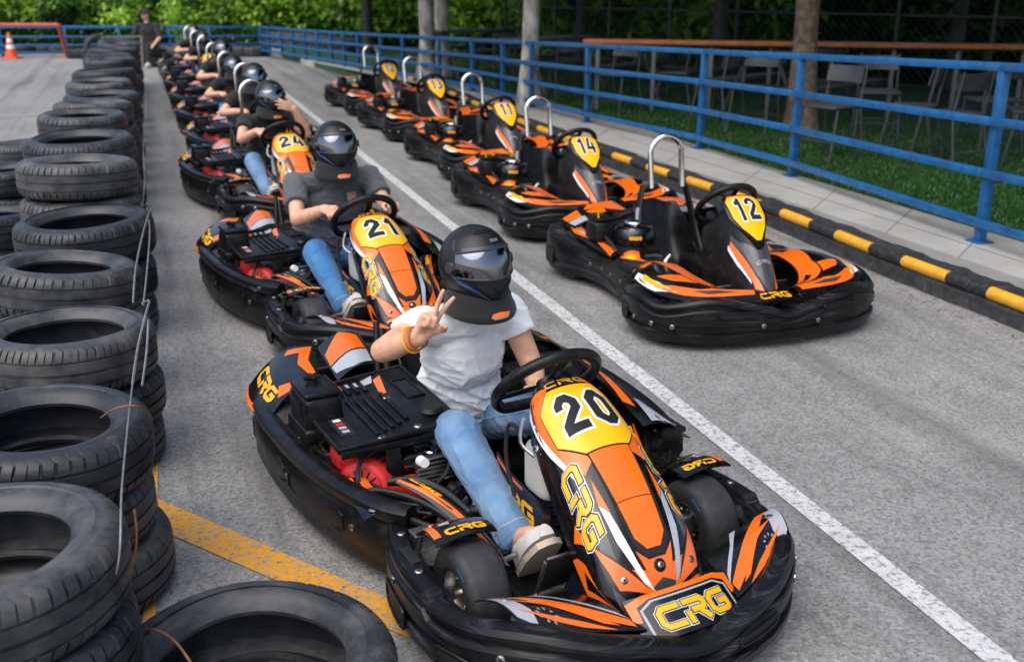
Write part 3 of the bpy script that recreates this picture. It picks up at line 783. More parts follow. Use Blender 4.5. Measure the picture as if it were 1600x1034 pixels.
    for k in range(4): m.bolt((.14 + .06 * k, .485, .075 + .01 * (k % 2)), (0, .5, 1), .011, 'steel', .01)
    m.build('engine_block', e)
    m = MB()
    mt = Matrix.Translation(V((.42, .30, .18))) @ Quaternion((0, 0, 1)).rotation_difference if False else None
    ax = V((.62, .70, .28)).normalized(); q = V((0, 0, 1)).rotation_difference(ax).to_matrix().to_4x4()
    m.mat4 = Matrix.Translation(V((.445, .385, .195))) @ q
    m.lathe([(0, .046), (.022, .046), (.024, .05), (.058, .048), (.060, .042), (.074, .040), (.083, .030), (.087, .0), (.088, -.05), (.08, -.06)], 'red', 32)
    for k in range(14):
        a = 2 * pi * k / 14; m.box((.042 * cos(a), .042 * sin(a), .0495), (.026, .0055, .004), 'black_matte', .0008, Matrix.Rotation(a, 3, 'Z'))
    for k in range(6): m.box((.045 - .0, -.03 + k * .012, .05), (.04, .006, .006), 'black_matte', .001)
    for k in range(10):
        a = pi * .9 + k * .22; m.box((.083 * cos(a), .083 * sin(a), -.01), (.012, .007, .05), 'black_matte', .001, Matrix.Rotation(a, 3, 'Z'))
    m.mat4 = None
    m.box((.47, .30, .265), (.09, .10, .07), 'red', .02); m.box((.36, .44, .17), (.12, .05, .11), 'red', .02)
    m.bolt((.44, .385, .22), (.6, .7, .3), .01)
    m.build('recoil_starter', e)
    # engine cover: a pressed plate with ribs, shoulders and two windows in its front skirt
    m = MB()
    def CV(u, v):
        x = lerp(.535, .155, u); y = lerp(-.03, .42, v)
        if u > .72 and v < .9: y += 0
        e_ = max(0, (abs(v - .45) - .47)) 
        z = .352 - .012 * v
        z += .028 * (1 / (1 + math.exp(-(u - .70) * 40))) * (1 if v < .86 else .6)
        return V((x, y, z))
    CF = lambda u, v: CV(1 - u, v)
    CD = lambda poly, mat, l: m.decal(CF, mirror1(poly), mat, l, .2, .2)
    m.patch(CF, 'black_plastic', 0, 1, 0, 1, 28, 12, .006)
    m.tube([CV(0, 0) , CV(0, 1), CV(1, 1), CV(1, 0)], .010, 'black_plastic', 8, closed=True)
    for k in range(5):
        u = .36 + k * .075; m.tube([CV(u, .30) + V((0, 0, .003)), CV(u, .9 - .03 * k) + V((0, 0, .003))], .0075, 'black_plastic', 8)
        if k < 4: m.tube([CV(u, .02) + V((0, 0, .003)), CV(u, .2) + V((0, 0, .003))], .0075, 'black_plastic', 8)
    for u, v in ((.20, .38), (.36, .95), (.68, .92), (.67, .40)): m.bolt(CV(u, v), (0, 0, 1), .013, 'steel', .008)
    CD([(.10, .50), (.10, .80), (.22, .80), (.22, .50)], 'black_matte', 1)
    for k, (c_, mm) in enumerate((('sticker_white', 0), ('red', 1), ('silver_sticker', 2), ('silver_sticker', 3))): CD([(.13, .54 + .06 * k), (.13, .58 + .06 * k), (.19, .58 + .06 * k), (.19, .54 + .06 * k)], c_, 2)
    def FU(u, v): return V((lerp(.535, .155, u), .427 + .02 * v, lerp(.345, .20 if u > .42 else .335, v)))
    def skirt(x0, x1, z0, z1): m.box(((x0 + x1) / 2, .43, (z0 + z1) / 2), (abs(x1 - x0), .006, z1 - z0), 'black_plastic', .002)
    skirt(.155, .535, .318, .340)
    for x0, x1, z0, z1 in ((.155, .18, .13, .32), (.355, .40, .14, .32), (.18, .355, .255, .275), (.18, .355, .13, .195), (.22, .24, .275, .318)): skirt(x0, x1, z0, z1)
    m.box((.155, .20, .25), (.006, .44, .2), 'black_plastic', .003)
    CD([(.80, .25), (.80, .55), (.92, .55), (.92, .25)], 'black_matte', 1.5)
    m.tube([CV(u, v) + V((0, 0, .003)) for u, v in ((.79, .24), (.79, .56), (.93, .56), (.93, .24))], .004, 'black_plastic', 6, closed=True)
    m.cyl(CV(.86, .8), CV(.86, .8) + V((0, 0, .012)), .04, .032, 'black_plastic', 20)
    CD([(.38, .0), (.72, .0), (.68, .10), (.42, .06)], 'silver_sticker', 2); CD([(.33, .03), (.40, .0), (.44, .07), (.36, .13)], 'orange', 2.5)
    CD([(.70, .08), (.76, .08), (.70, .34), (.66, .30)], 'orange', 2)
    m.build('engine_cover', e)
    m = MB()
    m.box((.50, .12, .365), (.13, .17, .11), 'black_plastic', .022, seg=4, taper=.9); m.box((.50, .12, .30), (.14, .185, .05), 'black_plastic', .012, seg=3)
    m.box((.50, .12, .425), (.118, .152, .02), 'black_plastic', .009, seg=3)
    m.cyl((.50, .09, .43), (.50, .09, .444), .02, .018, 'black_plastic', 6); m.tube([(.475, .09, .448), (.525, .09, .448)], .007, 'black_plastic', 8); m.tube([(.50, .065, .448), (.50, .115, .448)], .007, 'black_plastic', 8)
    m.build('air_filter_box', e)
    # ---- driver's controls
    make_steering(root, (0.0, .665, .535))
    make_seat(root)
    m = MB()
    for s in (1, -1):
        m.tube([(s * .20, .12, .07), (s * .205, .02, .25), (s * .19, -.10, .50)], .013, 'black_plastic', 10, sub=5)
        m.tube([(s * .225, .08, .07), (s * .235, -.02, .28), (s * .20, -.12, .52)], .011, 'black_plastic', 10, sub=5)
        m.tube([(s * .21, .12, .07), (s * .17, .3, .08), (s * .1, .34, .10)], .014, 'black_plastic', 8, sub=4)
    m.build('seat_strut', root)
    for s in (1, -1): make_pedal(root, s * .155, .95)
    SKEW[0] = 0
    return root
def add_hoop(root, y=-.13, z1=.97, w=.125, z0=.5):
    m = MB()
    pts = [(-w, y + .03, z0)] + [(-w, y, z1 - w)] + [(-w * cos(a), y, z1 - w + w * sin(a)) for a in np.linspace(0, pi, 14)[1:-1]] + [(w, y, z1 - w), (w, y + .03, z0)]
    m.tube(pts, .016, 'chrome', 14)
    return m.build('roll_hoop', root)
PLATE_A = [(-.42, .095), (.42, .095), (.66, .17), (.60, .345), (.28, .44), (-.28, .44), (-.60, .345), (-.66, .17)]
def number_a(root, num):
    nose = [c for c in kids(root) if c.name.startswith('nose_cone')][0]
    SKEW[0] = 0; plate_decal(noseA, num, nose, PLATE_A, lambda x, y: (-x * .60, .245 - y * .205)); SKEW[0] = 0
def put(root, x, y, A): root.location = (x, y, 0); root.rotation_euler = (0, 0, pi + A)
# =================================================================== kart with the upright number shield (parked on the right)
RING_B = [p * np.array([.96, 1.0]) for p in cr([(.40, .50), (.47, .56), (.54, .64), (.605, .75), (.635, .88), (.625, 1.0), (.57, 1.10), (.45, 1.18), (.28, 1.225), (.12, 1.24), (0, 1.243), (-.12, 1.24), (-.28, 1.225), (-.45, 1.18), (-.57, 1.10), (-.625, 1.0), (-.635, .88), (-.605, .75), (-.54, .64), (-.47, .56), (-.40, .50)], 6)]
NOSE_B = [(0, .73, .60, .055, .10, .02), (.1, .755, .59, .086, .22, .03), (.25, .81, .552, .095, .34, .05), (.42, .875, .492, .090, .36, .07), (.6, .955, .41, .074, .32, .075), (.78, 1.02, .318, .058, .25, .07), (.92, 1.07, .24, .05, .17, .06), (1, 1.10, .185, .045, .12, .04)]
def noseB(u, v):
    y, zt, hw, d, fl = interp_tab(NOSE_B, v)
    a = max(-1.02, min(1.02, u)) * pi / 2; sx = math.copysign(abs(sin(a)) ** .75, a); cz = max(0, cos(a)) ** .5
    return V((hw * sx + fl * (1 - cz) * (1 if a > 0 else -1), y - .16 * (1 - cz) * (1 - v), zt - d * (1 - cz)))
PLATE_B = [(-.44, .03), (.44, .03), (.58, .12), (.55, .34), (.40, .45), (.08, .57), (-.08, .57), (-.40, .45), (-.55, .34), (-.58, .12)]
def shieldB(u, v):
    c = noseB(0, v); n = pn(noseB, 0, v); return c + n * (.012 - .035 * u * u) + V((u * .158, 0, 0))
def shieldW(u, v):
    w = 1.0 if v < .34 else lerp(1, .16, (v - .34) / .27); w *= .80 + .2 * min(1, max(0, v + .03) / .12); return shieldB(u * w, v)
def build_kart_b():
    root = empty('go_kart'); m = MB()
    for s in (1, -1):
        m.tube([(s * .16, -.42, .06), (s * .18, 0, .055), (s * .23, .4, .055), (s * .24, .8, .055), (s * .3, .9, .06)], .016, 'black_plastic', 8, sub=4)
        m.tube([(s * .3, .93, .128), (s * .37, .93, .128)], .016, 'steel', 8)
    m.tube([(-.5, -.16, .128), (.5, -.16, .128)], .02, 'worn_steel', 10)
    m.build('chassis_frame', root)
    m = MB(); m.box((0, .66, .045), (.52, .86, .004), 'black_plastic', .001)
    for k in range(6): m.box((0, .4 + k * .08, .05), (.46, .02, .008), 'black_plastic', .003)
    m.build('floor_tray', root)
    hump = lambda t: .052 * math.exp(-((abs(t - .5) - .135) / .055) ** 2) + .045 * math.exp(-((abs(t - .5) - .30) / .06) ** 2) - .03 * math.exp(-((t - .5) / .04) ** 2)
    zt = lambda t: .205 + hump(t)
    m, P = front_bumper(root, RING_B, zt, inner=.06)
    for t0, t1 in ((.375, .43), (.57, .625)): slot(m, P, t0, t1, .165, .19)
    for t0, t1 in ((.15, .19), (.81, .85)): slot(m, P, t0, t1, .08, .15)
    for t in (.27, .31, .69, .73, .44, .56, .22, .78): m.bolt(P(t, .12), pn(P, t, .12), .011)
    m.build('front_bumper', root, 30)
    podp = cr([(.30, -.46), (.42, -.46), (.53, -.40), (.585, -.28), (.575, -.14), (.52, -.02), (.475, .12), (.465, .28), (.475, .42), (.46, .52), (.42, .58)], 6)
    def pp(t):
        z1 = .27 - .05 * math.exp(-((t - .62) / .16) ** 2) + .02 * math.exp(-((t - .3) / .12) ** 2)
        return [(-.02, .045), (.012, .055), (.022, .09), (.012, .11), (.022, .13), (.024, z1 - .05), (.012, z1 - .015), (-.015, z1), (-.05, z1 - .006), (-.07, z1 - .03), (-.05, z1 - .06), (-.02, .12)]
    for s in (1, -1):
        m = MB(); m.mx = s; m.sweep(podp, pp, 'scuffed_plastic'); Q = ring_pt(podp, .0245)
        for t in (.58, .66, .74, .84): m.bolt(Q(t, .15), pn(Q, t, .15), .010)
        slot(m, Q, .27, .36, .09, .17)
        m.build('side_pod', root)
        m = MB(); m.mx = s
        def P2(u, v): return V((lerp(.30, .44, u), lerp(.30, .56, v), .245 + .02 * sin(pi * u) - .03 * v))
        m.patch(P2, 'black_gloss', 0, 1, 0, 1, 8, 8, .004); m.decal(P2, [(.1, 0), (1, .1), (.95, .6), (.6, .95), (.2, .9), (.5, .5)], 'orange', 1, .2, .2); m.decal(P2, [(.6, .2), (.9, .25), (.8, .5), (.55, .45)], 'logo_yellow', 2, .2, .2)
        def P4(u, v): return V((lerp(.40, .50, u) + .05 * sin(pi * v) * (1 - v), lerp(-.30, .34, v), .285 - .04 * v + .015 * sin(pi * u)))
        m.patch(P4, 'black_gloss', 0, 1, 0, 1, 6, 16, .004); m.decal(P4, [(.1, .02), (.7, .0), (.9, .3), (.6, .62), (.95, .98), (.3, .9), (.25, .45)], 'orange', 1, .3, .08); m.decal(P4, [(.4, .3), (.7, .32), (.5, .5)], 'silver_sticker', 2, .3, .1)
        m.build('side_vent', root)
        m = MB(); m.mx = s          # front fairing, sweeping from the pod over the wheel to the middle
        inn = [(.0, .27, .46, .215), (.3, .285, .66, .27), (.55, .27, .86, .255), (.78, .20, 1.0, .225), (1, .09, 1.07, .215)]
        out = [(.0, .47, .55, .225), (.3, .575, .76, .255), (.55, .575, .98, .245), (.78, .42, 1.13, .22), (1, .11, 1.185, .205)]
        def P3(u, v):
            a = V(interp_tab(inn, v)); b = V(interp_tab(out, v)); p = a.lerp(b, u); return p + V((0, 0, .035 * sin(pi * max(0, min(1, u)))))
        m.patch(P3, 'black_gloss', 0, 1, 0, 1, 12, 34, .004)
        d = lambda q, c, l=1: m.decal(P3, q, c, l, .12, .05)
        d([(.0, .0), (.32, .0), (.5, .12), (.42, .30), (.30, .5), (.36, .66), (.30, .98), (.02, .98), (.02, .6)], 'orange')
        d([(.12, .70), (.22, .72), (.20, .93), (.10, .92)], 'black_gloss', 2)
        d([(.12, .10), (.3, .10), (.3, .26), (.14, .3)], 'black_gloss', 2)
        d([(.44, .02), (.80, .04), (.74, .14), (.5, .12)], 'orange'); d([(.34, .54), (.70, .46), (.62, .58), (.40, .68)], 'orange'); d([(.42, .98), (.72, .98), (.88, .70), (.9, .52), (.74, .60), (.62, .74), (.46, .78)], 'orange'); d([(.55, .82), (.72, .72), (.74, .8), (.6, .92)], 'graphite', 2)
        d([(.86, .30), (.97, .34), (.97, .56), (.84, .66), (.78, .52)], 'sticker_white'); d([(.80, .38), (.9, .40), (.88, .58), (.8, .6)], 'logo_yellow', 2); d([(.90, .36), (.95, .40), (.93, .5)], 'rust', 2)
        d([(.5, .16), (.8, .2), (.72, .28), (.5, .26)], 'orange'); d([(.86, .08), (.95, .1), (.95, .2), (.88, .2)], 'orange')
        m.build('front_fairing', root)
        make_wheel(root, s * .43, .93); make_wheel(root, s * .46, -.16, r=.138, w=.17)
        m = MB(); m.mx = s; mt = None
        m.build('x', None) if False else None
    m = MB(); m.box((0, .48, .15), (.10, .5, .12), 'black_plastic', .03); m.build('centre_console', root)
    m = MB(); m.patch(noseB, 'black_plastic', -1, 1, 0, 1, 36, 40, .004)
    for s in (1, -1):
        mp = (lambda q: q) if s > 0 else mirror_polys
        D = lambda poly, c, l=1: m.decal(noseB, mp(poly), c, l)
        D([(.60, .40), (.66, .42), (.66, .56), (.58, .80), (.62, .99), (.05, .99), (.30, .93), (.44, .78), (.52, .60)], 'orange')
        D([(.66, .40), (.70, .42), (.70, .58), (.63, .80), (.60, .78), (.66, .56)], 'sticker_white', 1.5)
        D([(.0, .63), (.10, .63), (.46, .48), (.56, .36), (.60, .40), (.5, .58), (.40, .78), (.16, .94), (0, .95)], 'graphite')
        D([(.0, .0), (.40, .0), (.56, .08), (.50, .09), (.34, .035), (0, .035)], 'orange', 2)
    m.text(noseB, 'CRG', lambda x, y: (.26 - x * .16, .74 - y * .03), [('silver_sticker', .2, 3)], gap=.16, dv=.02)
    m.patch(shieldW, 'black_gloss', -.66, .66, -.03, .61, 18, 18, .008)
    m.decal(shieldB, [(-.40, -.02), (.40, -.02), (.46, .02), (-.46, .02)], 'orange', 1, .1, .03)
    nose = m.build('nose_cone', root, 50)
    def B(u, v): return V((u * .13, 1.04 + .13 * v, .22 - .03 * v + .012 * (1 - u * u)))
    m = MB(); m.patch(B, 'black_gloss', -1, 1, 0, 1, 12, 6, .02)
    m.text(B, 'CRG', lambda x, y: (.62 - x * .38, .82 - y * .42), [('logo_yellow', .22, 2)], gap=.13, du=.2, dv=.3); m.build('name_badge', root)
    # engine, open on this type
    e = empty('engine'); e.parent = root; m = MB()
    m.box((.30, .16, .17), (.24, .28, .18), 'black_plastic', .02); m.box((.30, .34, .14), (.18, .08, .10), 'worn_steel', .015)
    for k in range(6): m.box((.30, .32, .16 + .014 * k), (.2, .06, .005), 'worn_steel', .001)
    m.tube([(.18, .38, .10), (.20, .38, .19), (.16, .36, .23)], .016, 'alloy', 10, sub=4); m.box((.19, .40, .13), (.06, .02, .08), 'alloy', .008)
    m.tube([(.42, .04, .3), (.44, .2, .29), (.42, .32, .22), (.38, .36, .14)], .010, 'black_matte', 8, sub=5)
    for k in range(6): m.bolt((.40 - .03 * k, .385, .10 + .025 * (k % 3)), (0, 1, .3), .012)
    m.build('engine_block', e)
    m = MB(); m.mat4 = Matrix.Translation(V((.27, .14, .26)))
    m.lathe([(.115, 0), (.118, .03), (.112, .075), (.10, .09), (.06, .095), (.06, .10)], 'black_gloss', 28); m.lathe([(.055, .095), (.055, .115), (.048, .122), (.03, .122), (.03, .10)], 'chrome', 24); m.lathe([(.03, .122), (0, .128)], 'black_plastic', 20)
    m.mat4 = None
    def S(u, v): a = 1.0 + .5 * u; return V((.27 + .1175 * cos(a) * 1, .14 + .1175 * sin(a), .275 + .05 * v))
    m.decal(lambda u, v: S(-u, v), [(-1, .1), (.2, .1), (.2, .9), (-1, .9)], 'logo_yellow', 1.5, .1, .5); m.decal(lambda u, v: S(-u, v), [(-.8, .3), (0, .3), (0, .5), (-.8, .5)], 'sticker_white', 2.5, .1, .5)
    m.build('engine_cover', e)
    m = MB(); m.box((.44, .06, .33), (.12, .15, .11), 'black_plastic', .02, seg=3, taper=.9); m.box((.44, .06, .395), (.10, .13, .02), 'black_plastic', .008)
    m.tube([(.40, .0, .408), (.44, .04, .412), (.47, .11, .408)], .013, 'logo_yellow', 8, sub=4, flat=.4); m.build('air_filter_box', e)
    m = MB(); q = V((0, 0, 1)).rotation_difference(V((.7, .6, .3))).to_matrix().to_4x4(); m.mat4 = Matrix.Translation(V((.38, .26, .19))) @ q
    m.lathe([(0, .04), (.03, .042), (.055, .03), (.062, -.03)], 'red', 20); m.mat4 = None; m.box((.34, .33, .2), (.05, .04, .05), 'red', .012); m.build('recoil_starter', e)
    for s in (1, -1):
        m = MB(); m.mx = s
        c = [V((.50, -.40, .30)), V((.12, -.46, .37)), V((.50, -.16, .29)), V((.16, -.18, .37))]
        def P(u, v):
            u = 1 - u; return c[0] * (1 - u) * (1 - v) + c[1] * u * (1 - v) + c[2] * (1 - u) * v + c[3] * u * v + V((0, 0, .025 * sin(pi * u)))
        m.patch(P, 'black_gloss', 0, 1, 0, 1, 12, 8, .004)
        d = lambda q_, k, l=1: m.decal(P, q_, k, l, .15, .2)
        d([(.06, .05), (.5, .0), (.62, .25), (.3, .3), (.2, .6), (.1, .98), (.02, .9)], 'orange'); d([(.34, .45), (.62, .40), (.6, .62), (.45, .9), (.36, .85)], 'orange'); d([(.7, .1), (.97, .15), (.97, .5), (.74, .6)], 'orange'); d([(.7, .62), (.97, .55), (.95, .9), (.72, .95)], 'silver_sticker')
        m.build('rear_fairing', root)
    m = MB(); rp = cr([(-.42, -.47), (-.2, -.5), (0, -.505), (.2, -.5), (.42, -.47)], 6)
    m.sweep(rp, lambda t: [(-.03, .06), (.01, .07), (.018, .1), (.018, .2), (.006, .23), (-.03, .235), (-.05, .2), (-.05, .1)], 'scuffed_plastic'); m.build('rear_bumper', root)
    make_steering(root, (0, .62, .545), r=.15); make_seat(root, hs=.80)
    for s in (1, -1):
        m = MB(); m.mx = s
        m.tube([(.17, .20, .07), (.18, .05, .2), (.165, -.03, .38), (.13, -.06, .53)], [.034, .034, .032, .024], 'black_plastic', 12, sub=6, flat=.5)
        def H(u, v): p = cr([(.19, .14, .11), (.196, .05, .2), (.182, -.02, .38), (.15, -.045, .50)], 10); i = min(int(max(0, min(.999, v)) * 30), 29); f = max(0, min(1, v)) * 30 - i; q_ = p[i] * (1 - f) + p[i + 1] * f; return V((q_[0] + .0, q_[1] + .016 + u * .0, q_[2])) + V((u * .012, .0, 0))
        m.decal(H, [(-1, .55), (1, .55), (1, .75), (-1, .75)], 'silver_sticker', 1, .5, .05)
        m.build('seat_strut', root)
        make_pedal(root, s * .15, .86, .07, .15)
        m = MB(); m.mx = s; m.box((.116, -.055, .535), (.035, .04, .04), 'worn_steel', .008); m.build('hinge', root)
    add_hoop(root, -.05, .80, .095, .52)
    return root
def number_b(root, num):
    nose = [c for c in kids(root) if c.name.startswith('nose_cone')][0]
    plate_decal(shieldB, num, nose, PLATE_B, lambda x, y: (-x * .66, .235 - y * .30), w=.26)
# =================================================================== people
def capsule(bm, p0, p1, r0, r1, n=14, flat=(1, 1), cap=True):
    p0, p1 = V(p0), V(p1); d = p1 - p0; l = d.length; d = d.normalized() if l > 1e-6 else V((0, 0, 1))
    q = V((0, 0, 1)).rotation_difference(d).to_matrix()
    rings = []
    if cap:
        for k in (1, 2, 3): a = pi / 2 * (1 - k / 3); rings.append((-r0 * sin(a), r0 * cos(a)) if k < 3 else (0, r0))
        rings = [(-r0 * sin(pi / 2 * (1 - k / 4)), r0 * cos(pi / 2 * (1 - k / 4))) for k in (1, 2, 3, 4)] + [(l + r1 * sin(pi / 2 * k / 4), r1 * cos(pi / 2 * k / 4)) for k in (0, 1, 2, 3)]
    else: rings = [(0, r0), (l, r1)]
    vs = []
    for h, r in rings:
        vs.append([bm.verts.new(p0 + q @ V((r * cos(2 * pi * k / n) * flat[0], r * sin(2 * pi * k / n) * flat[1], h))) for k in range(n)])
    for a, b in zip(vs, vs[1:]):
        for k in range(n): bm.faces.new([a[k], a[(k + 1) % n], b[(k + 1) % n], b[k]])
    bm.faces.new(vs[0][::-1]); bm.faces.new(vs[-1])
def ellip(bm, c, r, rot=None):
    mt = Matrix.Translation(V(c)) @ ((rot or Matrix.Identity(3)).to_4x4()) @ Matrix.Diagonal(V(r).to_4d())
    mt[3][3] = 1
    bmesh.ops.create_icosphere(bm, subdivisions=3, radius=1, matrix=mt)
def organic(name, bm, mat, parent, vox=.008, smooth=4, wr=None, post=None, fac=.5):
    bmesh.ops.recalc_face_normals(bm, faces=bm.faces[:])
    me = bpy.data.meshes.new(name); bm.to_mesh(me); bm.free()
    o = bpy.data.objects.new(name, me); COL.objects.link(o)
    r = o.modifiers.new('r', 'REMESH'); r.mode = 'VOXEL'; r.voxel_size = vox; r.use_smooth_shade = True
    if smooth: s = o.modifiers.new('s', 'SMOOTH'); s.factor = fac; s.iterations = smooth
    dg = bpy.context.evaluated_depsgraph_get(); m2 = bpy.data.meshes.new_from_object(o.evaluated_get(dg)); m2.name = name
    bpy.data.objects.remove(o); bpy.data.meshes.remove(me)
    if wr:
        n = [v.normal.copy() for v in m2.vertices]
        for v, nn in zip(m2.vertices, n): v.co += nn * wr(v.co)
    if post: post(m2)
    m2.materials.clear(); m2.materials.append(MATS[mat]) if isinstance(mat, str) else [m2.materials.append(MATS[q]) for q in mat]
    m2.polygons.foreach_set('use_smooth', [True] * len(m2.polygons))
    o = bpy.data.objects.new(name, m2); COL.objects.link(o); o.parent = parent; return o
def folds(amp, fx, fy, fz, seed=0):
    def f(c):
        a = noise.noise(V((c.x * fx + seed, c.y * fy, c.z * fz))); b = noise.noise(V((c.x * fx * 2.3, c.y * fy * 2.1 + seed, c.z * fz * 2.2)))
        return amp * ((1 - abs(a) * 2.2) * .8 + .5 * b)
    return f
def hand(bm, wrist, f, n, side, pose, s=.92):
    "f finger direction, n direction of the back of the hand; side +1 right, -1 left"
    f = V(f).normalized(); n = V(n); n = (n - f * n.dot(f)).normalized(); t = f.cross(n) * -side     # thumb side
    t = t.normalized(); w = V(wrist)
    off = [.029, .010, -.010, -.028]; ln = [.076, .084, .077, .060]
    # palm
    for k in range(4): capsule(bm, w + t * off[k] * .62 * s, w + (f * (.086 - .006 * abs(k - 1)) + t * off[k]) * s, .0155 * s, .0125 * s, 10)
    capsule(bm, w + (t * .02 + f * .02 - n * .006) * s, w + (t * .03 + f * .055 - n * .006) * s, .017 * s, .013 * s, 10)
    curls = {'grip': [(.9, 1.2, .8)] * 4, 'v': [(-.05, .08, .05), (-.05, .06, .05), (1.35, 1.6, .9), (1.35, 1.6, .9)], 'open': [(.12, .18, .12), (.10, .16, .1), (.15, .2, .1), (.25, .25, .15)], 'relax': [(.5, .6, .4), (.6, .7, .4), (.65, .8, .5), (.7, .8, .5)]}[pose]
    spread = {'v': [.26, -.20, -.05, -.1], 'open': [.10, .02, -.07, -.16]}.get(pose, [.04, 0, -.03, -.07])
    for k in range(4):
        p = w + (f * (.086 - .006 * abs(k - 1)) + t * off[k]) * s; a = 0; d0 = (f * cos(spread[k]) + t * sin(spread[k])).normalized()
        for seg, cu, r0, r1 in zip((.44, .31, .25), curls[k], (.0097, .0090, .0083), (.0090, .0083, .0072)):
            a += cu; d = d0 * cos(a) - n * sin(a); q = p + d * ln[k] * seg * s; capsule(bm, p, q, r0 * s, r1 * s, 10); p = q
    p = w + (f * .03 + t * .032 - n * .006) * s
    if pose in ('grip', 'v'): ds = ((f * .7 + t * .45 - n * .65), (f * .55 - t * .55 - n * .55))
    else: ds = ((f * .75 + t * .75 - n * .1), (f * .95 + t * .35 - n * .1))
    for d, l, r0, r1 in zip(ds, (.038, .032), (.0135, .0115), (.0112, .0088)): q = p + d.normalized() * l * s; capsule(bm, p, q, r0 * s, r1 * s, 10); p = q
def hel(sc=1.0):
    def P(u, v):
        az = -u * pi; el = v * pi / 2
        rx, ry, rz = .121, .142, .134 if v > 0 else .152
        k = 1 + .15 * math.exp(-(az / .62) ** 2) * math.exp(-((el + .62) / .36) ** 2) - .04 * math.exp(-((abs(az) - 1.6) / .5) ** 2) * math.exp(-((el + .5) / .3) ** 2)
        k *= 1 + .012 * math.exp(-((el - .95) / .18) ** 2) * math.exp(-(az / .9) ** 2)
        return V((rx * sin(az) * cos(el), ry * cos(az) * cos(el) + (.012 if False else 0), rz * sin(el))) * k * sc
    return P
def helmet_parts(parent, c, rot, sc=.92, mark=True, detail=True):
    mt = Matrix.Translation(V(c)) @ rot.to_4x4(); P = hel(sc)
    m = MB(); m.mat4 = mt
    nu, nv = (64, 36) if detail else (32, 18)
    m.patch(P, 'helmet_matte', -1, 1, -.56, 1, nu, nv, .012)
    O = lambda k: (lambda u, v: P(u, v) * k)
    # lower rim, trims, vents
    m.tube([P(u, -.56) * .985 for u in np.linspace(-1, 1, 40)[:-1]], .008 * sc, 'black_matte', 8, closed=True)
    m.patch(O(1.022), 'helmet_trim', -.30, .30, .27, .34, 24, 4, .004)
    m.patch(O(1.02), 'helmet_matte', -.17, .17, .60, .80, 16, 8, .006)
    m.patch(O(1.035), 'helmet_matte', -.11, .11, .64, .74, 12, 5, .006)
    D = lambda poly, mat, l=1: m.decal(O(1.0), poly, mat, l, .05, .08)
    for s in (1, -1):
        g = (lambda q: q) if s > 0 else (lambda q: [(-a, b) for a, b in q][::-1])
        D(g([(.38, -.10), (.44, -.08), (.31, -.27), (.12, -.43), (.08, -.44), (.22, -.28)]), 'helmet_blue', 1.2)
        D(g([(.10, -.25), (.20, -.22), (.07, -.41), (.03, -.46), (.03, -.34)]), 'black_matte', 1)
        D(g([(.40, .5), (.44, .5), (.40, .3), (.37, .3)]), 'helmet_trim', 1)
        m.tube([P(s * u, v) * 1.004 for u, v in ((.02, -.53), (.12, -.42), (.26, -.28), (.36, -.20), (.42, -.05))], .003 * sc, 'helmet_trim', 6, sub=4)
        q = P(s * .415, .02); nn = q.normalized(); m.tube([q * 1.0, q + nn * .010], [.022 * sc, .017 * sc], 'helmet_trim', 16)
    D([(-.05, -.46), (.05, -.46), (.03, -.53), (-.03, -.53)], 'helmet_trim', 1.5)
    if mark: m.text(O(1.0), 'EDGE', lambda x, y: (.02 + x * .034, .40 + y * .052), [('print_grey', .2, 1.5)], gap=.1, du=.05, dv=.05)
    h = m.build('helmet', parent)
    m = MB(); m.mat4 = mt
    def VP(u, v):
        w_ = abs(u) / .36; vv = lerp(-.175 + .06 * w_ ** 2, .275 - .02 * w_ ** 2, v)
        return P(u, vv) * 1.018
    m.patch(VP, 'visor', -.36, .36, 0, 1, 32, 12, .003)
    m.tube([VP(u, 0) * 1.0 for u in np.linspace(-.36, .36, 24)], .004 * sc, 'helmet_trim', 6); m.tube([VP(u, 1) for u in np.linspace(-.36, .36, 24)], .004 * sc, 'helmet_trim', 6)
    m.build('visor', h)
    return h
def brace(parent, c, rot, sc=.92, big=1.0, sticker=True):
    mt = Matrix.Translation(V(c)) @ rot.to_4x4(); m = MB(); m.mat4 = mt
    N_ = 40; M_ = 14
    def P(u, v):
        a = -u * pi; ph = v * 2 * pi
        rx, ry = .098, .100
        fr = max(0, cos(a)); th = .020 * big; hh = (.040 + .012 * fr) * big
        o = th * cos(ph) + .012 * (sin(ph) < 0) * -sin(ph) * 2; z = hh * sin(ph) - .026 * fr + .006
        return V(((rx + o) * sin(a), (ry + o * (1 + .25 * fr)) * cos(a) + .01, z)) * sc
    vs = [P(-1 + 2 * i / N_, k / M_) for i in range(N_) for k in range(M_)]
    fs = [[i * M_ + k, ((i + 1) % N_) * M_ + k, ((i + 1) % N_) * M_ + (k + 1) % M_, i * M_ + (k + 1) % M_] for i in range(N_) for k in range(M_)]
    m.add(vs, fs, 'brace_foam')
    if sticker:
        Q = lambda u, v: P(u, v)
        m.decal(Q, [(-.08, .90), (.10, .90), (.12, .94), (.02, .96), (-.06, .95)], 'orange', 2, .05, .03); m.decal(Q, [(-.06, .88), (.09, .88), (.09, .905), (-.06, .905)], 'print_grey', 3, .05, .03)
    return m.build('neck_brace', parent)
def rot_from(yaw=0, pitch=0, roll=0):
    return (Matrix.Rotation(yaw, 3, 'Z') @ Matrix.Rotation(pitch, 3, 'X') @ Matrix.Rotation(roll, 3, 'Y'))
